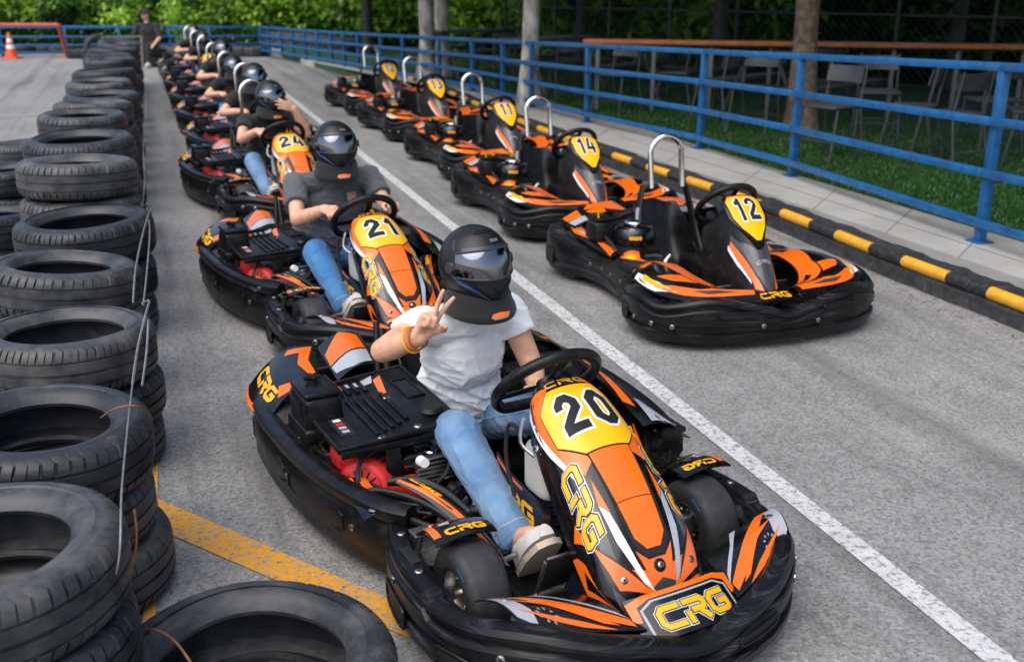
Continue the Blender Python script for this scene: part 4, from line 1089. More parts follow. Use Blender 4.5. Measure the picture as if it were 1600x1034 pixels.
def shoe(parent, heel, toe, up, mat='shoe_leather', s=.92):
    heel, toe, up = V(heel), V(toe), V(up); f = (toe - heel); L_ = f.length; f.normalize(); up = (up - f * up.dot(f)).normalized(); r = f.cross(up)
    m = MB()
    def sec(t): 
        w = (.030 + .014 * sin(pi * min(1, t * 1.05)) + .006 * (t > .5)) * (1 if .06 < t < .94 else .62); h = lerp(.085, .042, min(1, max(0, (t - .25) / .5))) * (1 if .05 < t < .95 else .75)
        return w, h
    n = 16; vs = []; T_ = [0, .03, .1, .25, .4, .55, .7, .85, .95, 1.0]
    for t in T_:
        w, h = sec(t)
        for k in range(n):
            a = 2 * pi * k / n; vs.append(heel + f * L_ * t + r * w * cos(a) * (1.0 if sin(a) < 0 else .92) + up * (max(-.35, sin(a)) * h * (.9 if sin(a) > 0 else .35)))
    fs = [[i * n + k, i * n + (k + 1) % n, (i + 1) * n + (k + 1) % n, (i + 1) * n + k] for i in range(len(T_) - 1) for k in range(n)] + [list(range(n))[::-1], [(len(T_) - 1) * n + k for k in range(n)]]
    m.add(vs, fs, mat)
    vs = []; out = [(t, 1) for t in np.linspace(0, 1, 14)] + [(t, -1) for t in np.linspace(1, 0, 14)]
    pts = []
    for t, sg in out: w, h = sec(t); pts.append((t, sg * (w + .004) * (.9 if .02 < t < .98 else .5)))
    for z in (-.016, -.034): vs += [heel + f * (L_ * (-.02 + t * 1.05)) + r * x + up * z for t, x in pts]
    k = len(pts); m.add(vs, [[i, (i + 1) % k, k + (i + 1) % k, k + i] for i in range(k)] + [list(range(k)), list(range(k, 2 * k))[::-1]], 'shoe_sole')
    for q in range(4): t = .42 + q * .07; p = heel + f * L_ * t + up * (sec(t)[1] * .88); m.tube([p - r * .02, p + up * .006, p + r * .02], .003, mat, 6)
    m.build('shoe', parent)
def person(name, loc, rz, J, shirt, jeans, vox=.005, detail=True, helmet=True, fold=1.0, logo=False, bracelets=False):
    root = empty(name, loc, rz)
    J = {k: (V(v) if hasattr(v, '__len__') and not isinstance(v, str) and len(v) == 3 and k not in ('hR', 'hL', 'hrot') else v) for k, v in J.items()}
    hip, sc_, sw = J['hip'], J['sh'], J['sw']; sx = V((1, 0, 0)); sr = {1: sc_ + sx * sw, -1: sc_ - sx * sw}
    if 'shR' in J: sr[1] = J['shR']
    if 'shL' in J: sr[-1] = J['shL']
    el = {1: J['elR'], -1: J['elL']}; wr = {1: J['wrR'], -1: J['wrL']}; kn = {1: J['knR'], -1: J['knL']}; an = {1: J['anR'], -1: J['anL']}; toe = {1: J['toR'], -1: J['toL']}
    spine = (sc_ - hip); chest = hip + spine * .72; mid = hip + spine * .38; hd = J['head']
    W = sw / .155
    def torso(bm, g=0):
        ellip(bm, hip + V((0, 0, .02)), (.145 * W ** .5 + g, .10 + g, .105 + g)); ellip(bm, mid, (.142 * W + g, .094 + g, .15 + g)); ellip(bm, hip + spine * .15, (.145 * W + g, .104 + g, .12 + g)); ellip(bm, chest, (.138 * W + g, .098 + g, .135 + g))
        capsule(bm, sr[1] * .93 + sc_ * .07 - V((0, 0, .012)), sr[-1] * .93 + sc_ * .07 - V((0, 0, .012)), .05 + g, .05 + g, 16); ellip(bm, sc_ + V((0, -.01, -.005)), (.11 + g, .07 + g, .055 + g))
    bm = bmesh.new(); torso(bm, -.006)
    capsule(bm, sc_ + V((0, .0, .0)), hd + V((0, -.02, -.04)), .05, .05); ellip(bm, hd, (.07, .085, .095))
    for s in (1, -1):
        capsule(bm, sr[s], el[s], .046, .037); m1 = el[s].lerp(wr[s], .3); capsule(bm, el[s], m1, .037, .0385); capsule(bm, m1, wr[s], .0385, .026)
        hk = J['hR'] if s > 0 else J['hL']; hand(bm, wr[s], hk[0], hk[1], s, hk[2])
        capsule(bm, hip + sx * s * .075, kn[s], .066, .05); capsule(bm, kn[s], an[s], .05, .036); capsule(bm, an[s], an[s].lerp(toe[s], .5), .034, .03)
    organic('body', bm, 'skin', root, vox, 3, fac=.4)
    # shirt
    bm = bmesh.new(); torso(bm, .010)
    for s in (1, -1):
        t = J.get('sleeve', .5); p = sr[s].lerp(el[s], t); capsule(bm, sr[s] - (el[s] - sr[s]) * .05, p, .058, .061, 18, cap=False); capsule(bm, sr[s], sr[s].lerp(el[s], .1), .058, .055, 16)
    capsule(bm, sc_ + V((0, 0, -.02)), sc_.lerp(hd, .28), .075, .062, 18, cap=False)
    rdg = lambda a, k=3.2: max(0, 1 - abs(a) * k) ** 2
    def fo(c):
        w = noise.noise(c * 6) * .03
        a = noise.noise(V((c.x * 3.5 + 3.1 + c.z * 3, c.y * 5, (c.z + w) * 17 - c.x * 9))); b = noise.noise(V((c.x * 12 - c.z * 10, c.y * 10, (c.z + w) * 22 + 7 + c.x * 8))); d = noise.noise(V((c.x * 30, c.y * 26, c.z * 34)))
        low = max(0, min(1, 1.5 - (c.z - hip.z) / .22))
        return fold * ((.004 + .004 * low) * rdg(a, 4.5) + (.003 + .004 * low) * rdg(b, 4.5) + .0009 * d)
    organic('shirt', bm, shirt, root, .0055 if detail else .012, 6, fo)
    # jeans
    bm = bmesh.new()
    ellip(bm, hip + V((0, -.01, .0)), (.152 * W ** .4, .118, .105))
    for s in (1, -1):
        h0 = hip + sx * s * .075; m1 = h0.lerp(kn[s], .55); capsule(bm, h0, m1, .080, .069); capsule(bm, m1, kn[s], .069, .058)
        m2 = kn[s].lerp(an[s], .35); capsule(bm, kn[s], m2, .062, .060); e2 = kn[s].lerp(an[s], 1.03); capsule(bm, m2, e2, .059, .053, 18, cap=False); capsule(bm, kn[s], m2, .061, .058)
    def jf(c):
        w = noise.noise(c * 7) * .025
        a = noise.noise(V((c.x * 7, (c.y + w) * 10, c.z * 10))); b = noise.noise(V((c.x * 30, c.y * 26, c.z * 30)))
        e = noise.noise(V((c.x * 9 + 5, (c.y + c.z + w) * 24, (c.z - c.y) * 6)))
        kn_ = max(math.exp(-((c - kn[1]).length / .12) ** 2), math.exp(-((c - kn[-1]).length / .12) ** 2), math.exp(-((c - hip).length / .18) ** 2), math.exp(-((c - an[1]).length / .10) ** 2), math.exp(-((c - an[-1]).length / .10) ** 2))
        return fold * (.003 * rdg(a) + (.0015 + .0055 * kn_) * rdg(e) + .0012 * b)
    jo = organic('jeans', bm, jeans, root, .0055 if detail else .012, 5, jf)
    if detail:
        m = MB()
        for s in (1, -1):
            for oy in (V((s * .12, .02, .0)), V((-s * .12, .02, .02))):
                pts = []
                for a, b in ((hip + sx * s * .075, kn[s]), (kn[s], an[s])):
                    for t in np.linspace(.12, .94, 14):
                        ok, q, nn, _ = jo.closest_point_on_mesh(a.lerp(b, t) + oy)
                        if ok: pts.append(q - nn * .0006)
                m.tube(pts, .0019, jeans, 5)
            for t in (.98, .90):
                pts = []
                for k in range(20):
                    al = 2 * pi * k / 20; dd = (an[s] - kn[s]).normalized(); e1 = dd.cross(V((1, 0, 0))).normalized(); e2_ = dd.cross(e1)
                    ok, q, nn, _ = jo.closest_point_on_mesh(kn[s].lerp(an[s], t) + (e1 * cos(al) + e2_ * sin(al)) * .08); pts.append(q - nn * .0004)
                m.tube(pts, .0019, 'shoe_sole' if t < .95 else jeans, 5, closed=True)
        m.build('seam', jo)
    for s in (1, -1):
        d = (toe[s] - an[s]).normalized(); he = J['heR'] if s > 0 else J['heL']
        up = J.get('shoe_up', V((0, -.75, .65)))
        shoe(root, he, toe[s], up)
    R3 = rot_from(*J.get('hrot', (0, 0, 0)))
    if helmet:
        helmet_parts(root, hd, R3, J.get('hs', .92), detail, detail); brace(root, hd + R3 @ V((0, -.012, -.112)), R3, J.get('hs', .92), J.get('bb', 1.0), detail)
    else:
        m = MB(); m.mat4 = Matrix.Translation(hd); m.patch(lambda u, v: V((-.076 * sin(u * pi) * cos(v * pi / 2), .09 * cos(u * pi) * cos(v * pi / 2) - .006, .1 * sin(v * pi / 2) + .012)), 'dark_cloth', -1, 1, .15, 1, 24, 8, .008)
        m.box((0, .10, .03), (.11, .07, .01), 'dark_cloth', .004); m.build('cap', root)
    if logo:
        m = MB(); cz = chest + V((-.075, .107 * 1.0 + .010, .045))
        m.box(cz, (.055, .006, .05), 'print_grey', .002, rot_from(.25, .18)); m.box(cz + V((-.0005, .0035, .001)), (.034, .004, .03), 'pack_orange', .001, rot_from(.25, .18)); m.build('chest_print', root)
    if bracelets:
        d = (wr[1] - el[1]).normalized(); q = V((0, 0, 1)).rotation_difference(d).to_matrix().to_4x4()
        for k, (r, mt_, t) in enumerate(((.034, 'orange', -.018), (.038, 'logo_yellow', -.032), (.033, 'rusty_wire', -.008))):
            m = MB(); m.mat4 = Matrix.Translation(wr[1] + d * t) @ q; m.tube([(r * cos(a), r * sin(a), .004 * sin(2 * a + k)) for a in np.linspace(0, 2 * pi, 28)[:-1]], .0028, mt_, 6, closed=True)
            m.build('bracelet', root)
    return root
rimp = lambda a, c=(0, .665, .535), r=.158, t=.84: V((c[0] + r * cos(a), c[1] - r * sin(a) * cos(t) * -1 * -1, c[2] - r * sin(a) * sin(t) * -1 * -1))
legs = dict(knR=(.185, .46, .34), knL=(-.185, .46, .34), anR=(.150, .765, .125), anL=(-.150, .765, .125), toR=(.150, .925, .225), toL=(-.150, .925, .225), heR=(.150, .795, .06), heL=(-.150, .795, .06), hip=(0, .06, .175))
drive = dict(legs, sh=(0, .16, .60), sw=.185, head=(0, .21, .785), elR=(.235, .36, .49), elL=(-.25, .34, .50), wrR=(.165, .585, .575), wrL=(-.165, .585, .575),
    hR=((-.05, .8, .12), (.35, -.1, .9), 'grip'), hL=((.05, .8, .12), (-.35, -.1, .9), 'grip'), hrot=(0, .12, 0))
# =================================================================== setting
def sheet(name, pts, mat, z=None, kind='structure', sub=0):
    bm = bmesh.new(); f = bm.faces.new([bm.verts.new(p if z is None else (p[0], p[1], z)) for p in pts])
    if f.normal.z < 0: f.normal_flip()
    bmesh.ops.recalc_face_normals(bm, faces=bm.faces[:])
    f = bm.faces[:][0]; f.normal_update()
    if f.normal.z < 0: f.normal_flip()
    me = bpy.data.meshes.new(name); bm.to_mesh(me); bm.free(); me.materials.append(MATS[mat])
    o = bpy.data.objects.new(name, me); COL.objects.link(o)
    if kind: o['kind'] = kind
    return o
def zat(p, v):
    "height above p's ground point that shows at picture row v"
    lo, hi = -1, 4
    for _ in range(40):
        z = (lo + hi) / 2; Y = p.y; Z = z - CH
        vv = 517 + F_ * (-(Y * sin(PITCH) + Z * cos(PITCH))) / (Y * cos(PITCH) - Z * sin(PITCH))
        lo, hi = (z, hi) if vv > v else (lo, z)
    return z
def pl(tab, x):
    for (a, b), (c, d) in zip(tab, tab[1:]):
        if (x - a) * (x - c) <= 0: return b + (d - b) * (x - a) / (c - a)
    (a, b), (c, d) = (tab[0], tab[1]) if abs(x - tab[0][0]) < abs(x - tab[-1][0]) else (tab[-2], tab[-1])
    return b + (d - b) * (x - a) / (c - a)
sheet('asphalt_ground', [(-70, -12, 0), (60, -12, 0), (60, 95, 0), (-70, 95, 0)], 'asphalt')
a, b = gp(1564, 1034), gp(796, 425); d = (b - a).normalized(); nrm = V((d.y, -d.x, 0)) * .040
a = a - d * 2.5; b2 = a + d * 24
sheet('white_line', [a - nrm, a + nrm, b2 + nrm, b2 - nrm], 'white_paint', .004)
sheet('yellow_line', [gp(247, 780), gp(660, 959), gp(690, 1021), gp(640, 998), gp(250, 829)], 'yellow_paint', .004)
sheet('yellow_line', [gp(222, 1034), gp(243, 1034), gp(243, 880), gp(246, 832), gp(247, 700), gp(232, 700), gp(226, 880)], 'yellow_paint', .0045)
sheet('faded_line', [gp(-60, 183), gp(120, 176), gp(120, 179), gp(-60, 187)], 'faded_orange_paint', .004)
sheet('faded_line', [gp(143, 127), gp(163, 108), gp(165, 108), gp(147, 128)], 'faded_orange_paint', .004)
# ---- raised walkway, turf
KZ = .10
low = [gp(u, v, KZ) for u, v in ((470, 93), (560, 112), (700, 140), (929, 219), (1180, 297), (1390, 366), (1542, 417), (1700, 470), (1900, 540))]
top_ = [gp(u, v, KZ) for u, v in ((470, 90), (560, 106), (690, 124), (870, 161), (1255, 277), (1600, 379), (1720, 415), (1950, 490))]
def ribbon(name, A, B, mat, zt, zb=0):
    m = MB()
    poly = [V((p.x, p.y, zt)) for p in A] + [V((p.x, p.y, zt)) for p in B[::-1]]
    bm = bmesh.new(); f = bm.faces.new([bm.verts.new(p) for p in poly]); 
    r = bmesh.ops.extrude_face_region(bm, geom=[f])
    for v in r['geom']:
        if isinstance(v, bmesh.types.BMVert): v.co.z = zb
    bmesh.ops.recalc_face_normals(bm, faces=bm.faces[:]); bmesh.ops.triangulate(bm, faces=bm.faces[:])
    m.bm(bm, mat, smooth=False); return m.build(name, None, None)
o = ribbon('walkway', low, top_, 'concrete', KZ, -.05); o['kind'] = 'structure'
m = MB()
for k in range(1, 30):                       # expansion joints of the slabs
    u = 700 + k * 38
    p = gp(u, pl([(700, 140), (929, 219), (1180, 297), (1542, 417), (1900, 540)], u), KZ); 
    q = gp(u + 40, pl([(690, 124), (870, 161), (1255, 277), (1600, 379), (1950, 490)], u + 40), KZ)
    if k % 3 == 0: m.tube([p + V((0, 0, .0005)), q + V((0, 0, .0005))], .0022, 'kerb_black', 4)
lng = [lerp(a_, b_, .42) for a_, b_ in zip([gp(u, v, KZ) for u, v in ((929, 219), (1180, 297), (1390, 366), (1542, 417), (1700, 470))], [gp(u, v, KZ) for u, v in ((1020, 206), (1255, 277), (1450, 335), (1600, 379), (1745, 423))])]
m.tube([p + V((0, 0, .0005)) for p in lng], .002, 'kerb_black', 4)
o = m.build('walkway_joints'); o['kind'] = 'structure'
far = [V((9, 4, 0)), V((40, 4, 0)), V((40, 80, 0)), V((-12, 80, 0)), gp(440, 84, KZ)]
o = ribbon('turf', top_[::-1], [gp(441, 84, KZ)] + [V((-12, 60, 0)), V((40, 60, 0)), V((40, 3, 0)), V((top_[-1].x + .5, 3, 0))], 'turf', KZ - .005, -.06); o['kind'] = 'structure'
def blades(name, n, region, h0=.012, h1=.034, w=.004, mat='grass_blade'):
    vs = []; fs = []; r = random.Random(3); k = 0
    while k < n:
        u, v = region(r); p = gp(u, v, KZ - .004)
        a = r.uniform(0, 2 * pi); h = r.uniform(h0, h1) ; ww = w * (1 + p.y / 10)
        dx, dy = cos(a) * ww, sin(a) * ww; lx, ly = r.uniform(-.5, .5) * h, r.uniform(-.5, .5) * h
        o_ = len(vs); vs += [(p.x - dx, p.y - dy, p.z), (p.x + dx, p.y + dy, p.z), (p.x + lx, p.y + ly, p.z + h)]; fs.append((o_, o_ + 1, o_ + 2)); k += 1
    me = bpy.data.meshes.new(name); me.from_pydata(vs, [], fs); me.materials.append(MATS[mat])
    o = bpy.data.objects.new(name, me); COL.objects.link(o); o['kind'] = 'stuff'; o['label'] = 'short green artificial grass beside the concrete walkway'; return o
edge = [(690, 124), (870, 161), (1255, 277), (1600, 379), (1720, 415)]
def reg(r):
    u = r.uniform(700, 1660); e = pl(edge, u); return u + r.uniform(0, 20), e - 1 - (r.random() ** 1.5) * min(170, (e - 95))
blades('grass', 42000, reg)
# ---- kerb: rubber belt and striped pipe
kp = [(640, 122), (705, 146), (760, 169), (927, 232), (1125, 298), (1217, 331), (1390, 399), (1545, 456), (1680, 507), (1850, 572)]
kerb = empty('kerb_barrier', gp(1217, 331, 0)); inv = Matrix.Translation(-kerb.location)
tag(kerb, 'low track kerb of black rubber belt with a black and yellow striped pipe along it', 'kerb')
pts = [V(p) for p in cr([tuple(gp(u, v, .115)) for u, v in kp], 14)]
ln = [0]
for p, q in zip(pts, pts[1:]): ln.append(ln[-1] + (q - p).length)
def at_len(s):
    for i in range(len(ln) - 1):
        if ln[i + 1] >= s: return pts[i].lerp(pts[i + 1], (s - ln[i]) / (ln[i + 1] - ln[i]))
    return pts[-1]
m = MB(); m.mat4 = inv; s = 0; k = 0
while s < ln[-1]:
    d = .36 if k % 2 == 0 else .30
    seg = [at_len(min(ln[-1], s + d * q / 6)) for q in range(7)]
    m.tube(seg, .034, 'kerb_yellow' if k % 2 == 0 else 'kerb_black', 12); s += d; k += 1
m.build('striped_pipe', kerb)
m = MB(); m.mat4 = inv
pth = [(p.x, p.y) for p in pts[::-1]]
wv = lambda t: .006 * sin(t * 90) + .004 * sin(t * 213)
m.sweep(pth, lambda t: [(-.05, -.01), (-.035 + wv(t), .01), (-.03 + wv(t), .07), (-.01, .085), (.035, .085), (.05, .12 + wv(t)), (.17, .128 + wv(t * 1.3)), (.22, .105), (.22, -.01)], 'rubber_belt')
m.build('rubber_belt', kerb)
# ---- blue fence along the walkway
def fence(name, base, tops, label, fr=(1, .72, .43, .145), pw=.055, rh=.05, z0=KZ):
    pos = [gp(u, v, z0) for u, v in base]; hs = [zat(p, t) for p, t in zip(pos, tops)]
    root = empty(name, pos[len(pos) // 2]); root.location.z = 0; inv = Matrix.Translation(-V(root.location))
    tag(root, label, 'fence')
    for i, (p, h) in enumerate(zip(pos, hs)):
        q = pos[min(i + 1, len(pos) - 1)] - pos[max(0, i - 1)]; a = atan2(q.y, q.x)
        m = MB(); m.mat4 = inv; m.box((p.x, p.y, (z0 + h - rh * .5) / 2 + .0), (pw, pw, h - z0 - rh * .5 + .0), 'blue_paint', .004, Matrix.Rotation(a, 3, 'Z'))
        m.box((p.x, p.y, z0 + .004), (pw * 2.2, pw * 2.2, .008), 'blue_paint', .002, Matrix.Rotation(a, 3, 'Z'))
        m.build('post', root)
    for f in fr:
        m = MB(); m.mat4 = inv; path = []
        for i in range(len(pos)):
            p, h = pos[i], hs[i]; path.append(V((p.x, p.y, z0 + (h - z0) * f - rh * .5)))
        off = V((0, 0, 0)) if f == 1 else None
        for a, b in zip(path, path[1:]):
            d = (b - a); l = d.length; d.normalize(); s_ = V((d.y, -d.x, 0)).normalized()
            if s_.y > 0: s_ = -s_
            o_ = V((0, 0, rh * .3)) if f == 1 else s_ * (pw * .5 + .018)
            c = (a + b) / 2 + o_
            rot = V((1, 0, 0)).rotation_difference(d).to_matrix()
            m.box(c, (l + .002, .034 if f < 1 else pw + .006, rh), 'blue_paint', .004, rot)
        m.build('rail', root)
    return root
fb = [(1900, 500), (1530, 378), (1237, 275), (1093, 232), (917, 191), (830, 168), (786, 155), (739, 143), (687, 132), (631, 121), (597, 114), (561, 107), (539, 103), (519, 99.5), (498, 96), (478, 93), (459, 90), (441, 87), (422, 84), (410, 82)]
tt = [(410, 42), (516, 50), (800, 64.6), (1200, 84.7), (1562, 104), (1950, 124)]
fence('metal_fence', fb, [pl(tt, u) for u, v in fb], 'long blue four rail metal fence between concrete walkway and grass')
ff = [(408, 84), (330, 86), (268, 86), (190, 88), (106, 88), (5, 89), (-90, 90)]
fence('metal_fence', ff, [42] * len(ff), 'blue rail fence across the far end of the track', z0=0, fr=(1, .70, .42, .16))
# ---- counter along the fence with posts
c0, c1 = gp(926, 171, KZ), gp(1338, 245, KZ); dc = (c1 - c0).normalized(); zt_ = zat(gp(1007, 186, KZ), 63)
ct = empty('bar_counter', c0); tag(ct, 'long orange topped bar counter on grey posts behind the blue fence', 'counter'); inv = Matrix.Translation(-V(ct.location))
ang = atan2(dc.y, dc.x); m = MB(); m.mat4 = inv
ze0 = zat(c0, 64.5); e1_ = gp(1640, 74, ze0); dc = (V((e1_.x, e1_.y, 0)) - V((c0.x, c0.y, 0))).normalized(); ang = atan2(dc.y, dc.x); LT = (V((e1_.x, e1_.y, 0)) - V((c0.x, c0.y, 0))).length
A0 = V((c0.x, c0.y, ze0)) - dc * .12; A1 = V((e1_.x, e1_.y, ze0)); d3 = (A1 - A0); rot = V((1, 0, 0)).rotation_difference(d3.normalized()).to_matrix()
m.box((A0 + A1) / 2, (d3.length, .26, .05), 'counter_orange', .006, rot); m.box((A0 + A1) / 2 - V((0, 0, .034)), (d3.length - .1, .2, .018), 'dark_wood', .003, rot)
m.build('counter_top', ct)
for k in range(8):
    p = c0 + dc * (.05 + k * (LT - .3) / 7); m = MB(); m.mat4 = inv
    m.box((p.x, p.y, (KZ + ze0 - .05) / 2), (.05, .05, ze0 - .05 - KZ), 'light_post', .004, Matrix.Rotation(ang, 3, 'Z')); m.build('post', ct)
# ---- seating behind the fence
def make_chair():
    r = empty('metal_chair'); m = MB(); m.box((0, 0, .46), (.40, .38, .03), 'grey_paint', .012, seg=3); m.build('seat', r)
    m = MB()
    def P(u, v): return V((u * .19, -.20 - .03 * v + .04 * u * u, lerp(.66, .80, v)))
    m.patch(P, 'grey_paint', -1, 1, 0, 1, 10, 4, .012); m.build('backrest', r)
    for sx in (1, -1):
        m = MB(); m.tube([(sx * .21, .22, 0), (sx * .19, .14, .45)], .012, 'grey_paint', 8); m.build('leg', r)
        m = MB(); m.tube([(sx * .21, -.26, 0), (sx * .19, -.17, .47), (sx * .185, -.225, .82)], .012, 'grey_paint', 8); m.build('leg', r)
    for y in (.19, -.23):
        m = MB(); m.tube([(-.205, y, .16), (.205, y, .16)], .009, 'grey_paint', 6); m.build('stretcher', r)
    return r
def make_table():
    r = empty('picnic_table'); m = MB()
    for k in range(3): m.box((0, (k - 1) * .2, .74), (1.5, .19, .035), 'grey_paint', .005)
    m.build('tabletop', r)
    for s in (1, -1):
        m = MB(); m.box((0, s * .62, .44), (1.5, .24, .035), 'grey_paint', .005); m.build('bench', r)
    for s in (1, -1):
        m = MB(); m.box((s * .6, 0, .70), (.05, .6, .05), 'grey_paint', .004); m.box((s * .6, 0, .395), (.05, 1.45, .05), 'grey_paint', .004)
        for q in (1, -1): m.tube([(s * .6, q * .55, 0), (s * .6, q * .2, .70)], .028, 'grey_paint', 4)
        m.build('leg', r)
    return r
ch0 = make_chair(); tb0 = make_table()
chairs = [(1475, 262, .5, 'grey metal chair turned away under the counter beside the right hand fence post'), (1290, 245, 2.2, 'grey metal chair beside the rough tree trunk behind the counter'), (1415, 246, 1.0, 'grey metal chair standing second from the right behind the blue fence'), (1175, 205, 2.6, 'grey metal chair left of the rough tree trunk behind the fence'), (1118, 200, .8, 'grey metal chair at the end of the middle picnic table'), (962, 176, 2.4, 'grey metal chair under the left end of the orange counter'), (885, 160, .2, 'grey metal chair just right of the smooth pale tree trunk'), (1600, 255, 1.3, 'grey metal chair cut off by the right edge of the view'), (1055, 172, 1.1, 'grey metal chair pushed under the middle of the orange counter'), (1365, 214, 2.9, 'grey metal chair in the deep shade right of the rough trunk'), (780, 138, .5, 'grey metal chair left of the smooth pale tree trunk'), (1540, 232, .1, 'grey metal chair in deep shade near the right edge')]
for i, (u, v, a, lb) in enumerate(chairs):
    c = ch0 if i == 0 else copy_tree(ch0)
    c.location = gp(u, v, KZ); c.rotation_euler.z = a; c.scale = (1, 1, 1); tag(c, lb, 'chair', 'grey chairs behind the fence')
for i, (u, v, a, lb) in enumerate([(1030, 158, .72, 'grey picnic table with benches under the orange counter'), (860, 140, .7, 'grey picnic table behind the smooth pale tree trunk'), (730, 118, .7, 'grey picnic table between the two far tree trunks and the pale trunk'), (1230, 186, .75, 'grey picnic table in the shade behind the rough tree trunk')]):
    c = tb0 if i == 0 else copy_tree(tb0)
    c.location = gp(u, v, KZ); c.rotation_euler.z = a; tag(c, lb, 'table', 'picnic tables on the grass')
# ---- trees
def leaf_mesh(name, n_cl, per, rad, cl_r, ls, mats, seed, hollow=.0):
    r = random.Random(seed); vs = []; fs = []; mi = []
    for c in range(n_cl):
        while True:
            p = V((r.uniform(-1, 1), r.uniform(-1, 1), r.uniform(-1, 1)))
            if hollow < p.length < 1: break
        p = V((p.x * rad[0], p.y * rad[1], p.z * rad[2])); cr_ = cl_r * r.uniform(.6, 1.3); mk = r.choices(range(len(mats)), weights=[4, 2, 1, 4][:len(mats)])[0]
        for k in range(per):
            q = p + V((r.gauss(0, .5), r.gauss(0, .5), r.gauss(0, .35))) * cr_
            ax = V((r.uniform(-1, 1), r.uniform(-1, 1), r.uniform(-.9, .3))).normalized(); sd = ax.cross(V((r.uniform(-.5, .5), r.uniform(-.5, .5), 1))).normalized()
            l = ls * r.uniform(.6, 1.4); w = l * .3; bend = V((0, 0, -l * .15))
            o_ = len(vs); vs += [q, q + ax * l * .45 + sd * w, q + ax * l + bend, q + ax * l * .45 - sd * w]; fs.append((o_, o_ + 1, o_ + 2, o_ + 3)); mi.append(mk)
    me = bpy.data.meshes.new(name); me.from_pydata([tuple(v) for v in vs], [], fs)
    for q in mats: me.materials.append(MATS[q])
    me.polygons.foreach_set('material_index', mi); me.update(); return me
def trunk_mesh(h, r0, seed, rough=.06, limbs=0, mat='bark'):
    r = random.Random(seed); m = MB(); pts = []; rr = []
    for k in range(15):
        t = k / 14; pts.append((.10 * sin(t * 2 + seed) * t, .08 * sin(t * 3.1 + seed * 2) * t, -.1 + t * h)); rr.append(r0 * (1.35 - .5 * min(1, t * 9) - .4 * t) * (1 + r.uniform(-rough, rough)))
    m.tube(pts, rr, mat, 18, sub=2)
    for q in range(limbs):
        a = q * 2.4 + seed; t = .45 + .5 * q / max(1, limbs); z = t * h; b = V((.1 * t, 0, z)); l = r.uniform(1.2, 2.2)
        m.tube([b, b + V((cos(a) * l * .4, sin(a) * l * .4, l * .35)), b + V((cos(a) * l, sin(a) * l, l * .8))], [r0 * .5, r0 * .33, r0 * .1], 'bark', 8, sub=4)
    return m
crownA = leaf_mesh('crown', 95, 60, (2.6, 2.6, 1.3), .75, .30, ['leaf_mid', 'leaf_sunlit', 'leaf_shaded'], 4)
crownB = leaf_mesh('crown', 95, 60, (2.5, 2.5, 1.4), .8, .30, ['leaf_shaded', 'leaf_mid', 'leaf_sunlit'], 9)
def tree(u, v, r0, label, seed, crown, h=4.4, z=KZ, cz=4.2, s=1.1):
    t = empty('tree', gp(u, v, z)); tag(t, label, 'tree', 'trees shading the seats')
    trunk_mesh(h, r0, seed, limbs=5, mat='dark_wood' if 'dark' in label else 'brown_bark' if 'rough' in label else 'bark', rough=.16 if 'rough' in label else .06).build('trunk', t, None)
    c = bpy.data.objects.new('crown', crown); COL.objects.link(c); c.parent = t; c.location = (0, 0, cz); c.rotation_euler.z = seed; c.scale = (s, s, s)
tree(826, 165, .145, 'smooth pale tree trunk rising behind the fence left of the counter', 1, crownA)
tree(667, 126, .155, 'pale tree trunk behind the fence, left one of the far pair', 2, crownB)
tree(693, 119, .16, 'pale tree trunk behind the fence, right one of the far pair', 3, crownA)
tree(1250, 203, .19, 'rough barked tree trunk crossing the orange counter', 4, crownB)
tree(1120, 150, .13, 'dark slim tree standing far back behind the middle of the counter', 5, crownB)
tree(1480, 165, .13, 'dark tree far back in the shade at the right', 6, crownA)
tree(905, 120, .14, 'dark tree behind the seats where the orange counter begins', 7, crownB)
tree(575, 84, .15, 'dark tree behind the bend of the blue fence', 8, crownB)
for wx, wy, sd, cr_ in ((5.6, 7.6, 11, crownB), (7.2, 10.2, 12, crownA), (6.6, 5.4, 13, crownB)):       # unseen trees added beyond the right edge, crowns placed to shade the seats
    t = empty('tree', (wx, wy, 0)); tag(t, 'unseen tree added to shade the seating, ' + {11: 'nearest the counter end', 12: 'behind the right end of the counter', 13: 'closest to the camera'}[sd], 'tree', 'trees shading the seats')
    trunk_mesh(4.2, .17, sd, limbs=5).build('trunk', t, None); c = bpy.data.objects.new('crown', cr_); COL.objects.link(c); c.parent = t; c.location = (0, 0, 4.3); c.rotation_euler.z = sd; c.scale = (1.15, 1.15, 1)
# ---- dark chain link fence behind the seats
cf = empty('chain_link_fence', gp(1100, 140, KZ)); tag(cf, 'dark chain link fence with slim posts behind the seating', 'fence'); inv = Matrix.Translation(-V(cf.location))
p0, p1 = gp(790, 112, KZ), gp(1700, 190, KZ); d = (p1 - p0); Lc = d.length; d = d / Lc
m = MB(); m.mat4 = inv
for z in (1.62, 1.12, .25): m.tube([p0 + V((0, 0, z)), p1 + V((0, 0, z))], .02, 'link_wire', 6)
m.build('rail', cf)
for k in range(9):
    m = MB(); m.mat4 = inv; p = p0 + d * Lc * k / 8; m.tube([p, p + V((0, 0, 1.75))], .028, 'link_wire', 8); m.build('post', cf)
m = MB(); m.mat4 = inv; st = .11; n = int(Lc / st)
for k in range(-15, n):
    for sg in (1, -1):
        x0 = k * st; x1 = x0 + 1.6
        a_, b_ = (max(0, x0), min(Lc, x1))
        if b_ <= a_: continue
        za, zb = (a_ - x0), (b_ - x0)
        if sg < 0: za, zb = 1.6 - za, 1.6 - zb
        m.tube([p0 + d * a_ + V((0, 0, .02 + za)), p0 + d * b_ + V((0, 0, .02 + zb))], .0035, 'link_wire', 3, cap=False)
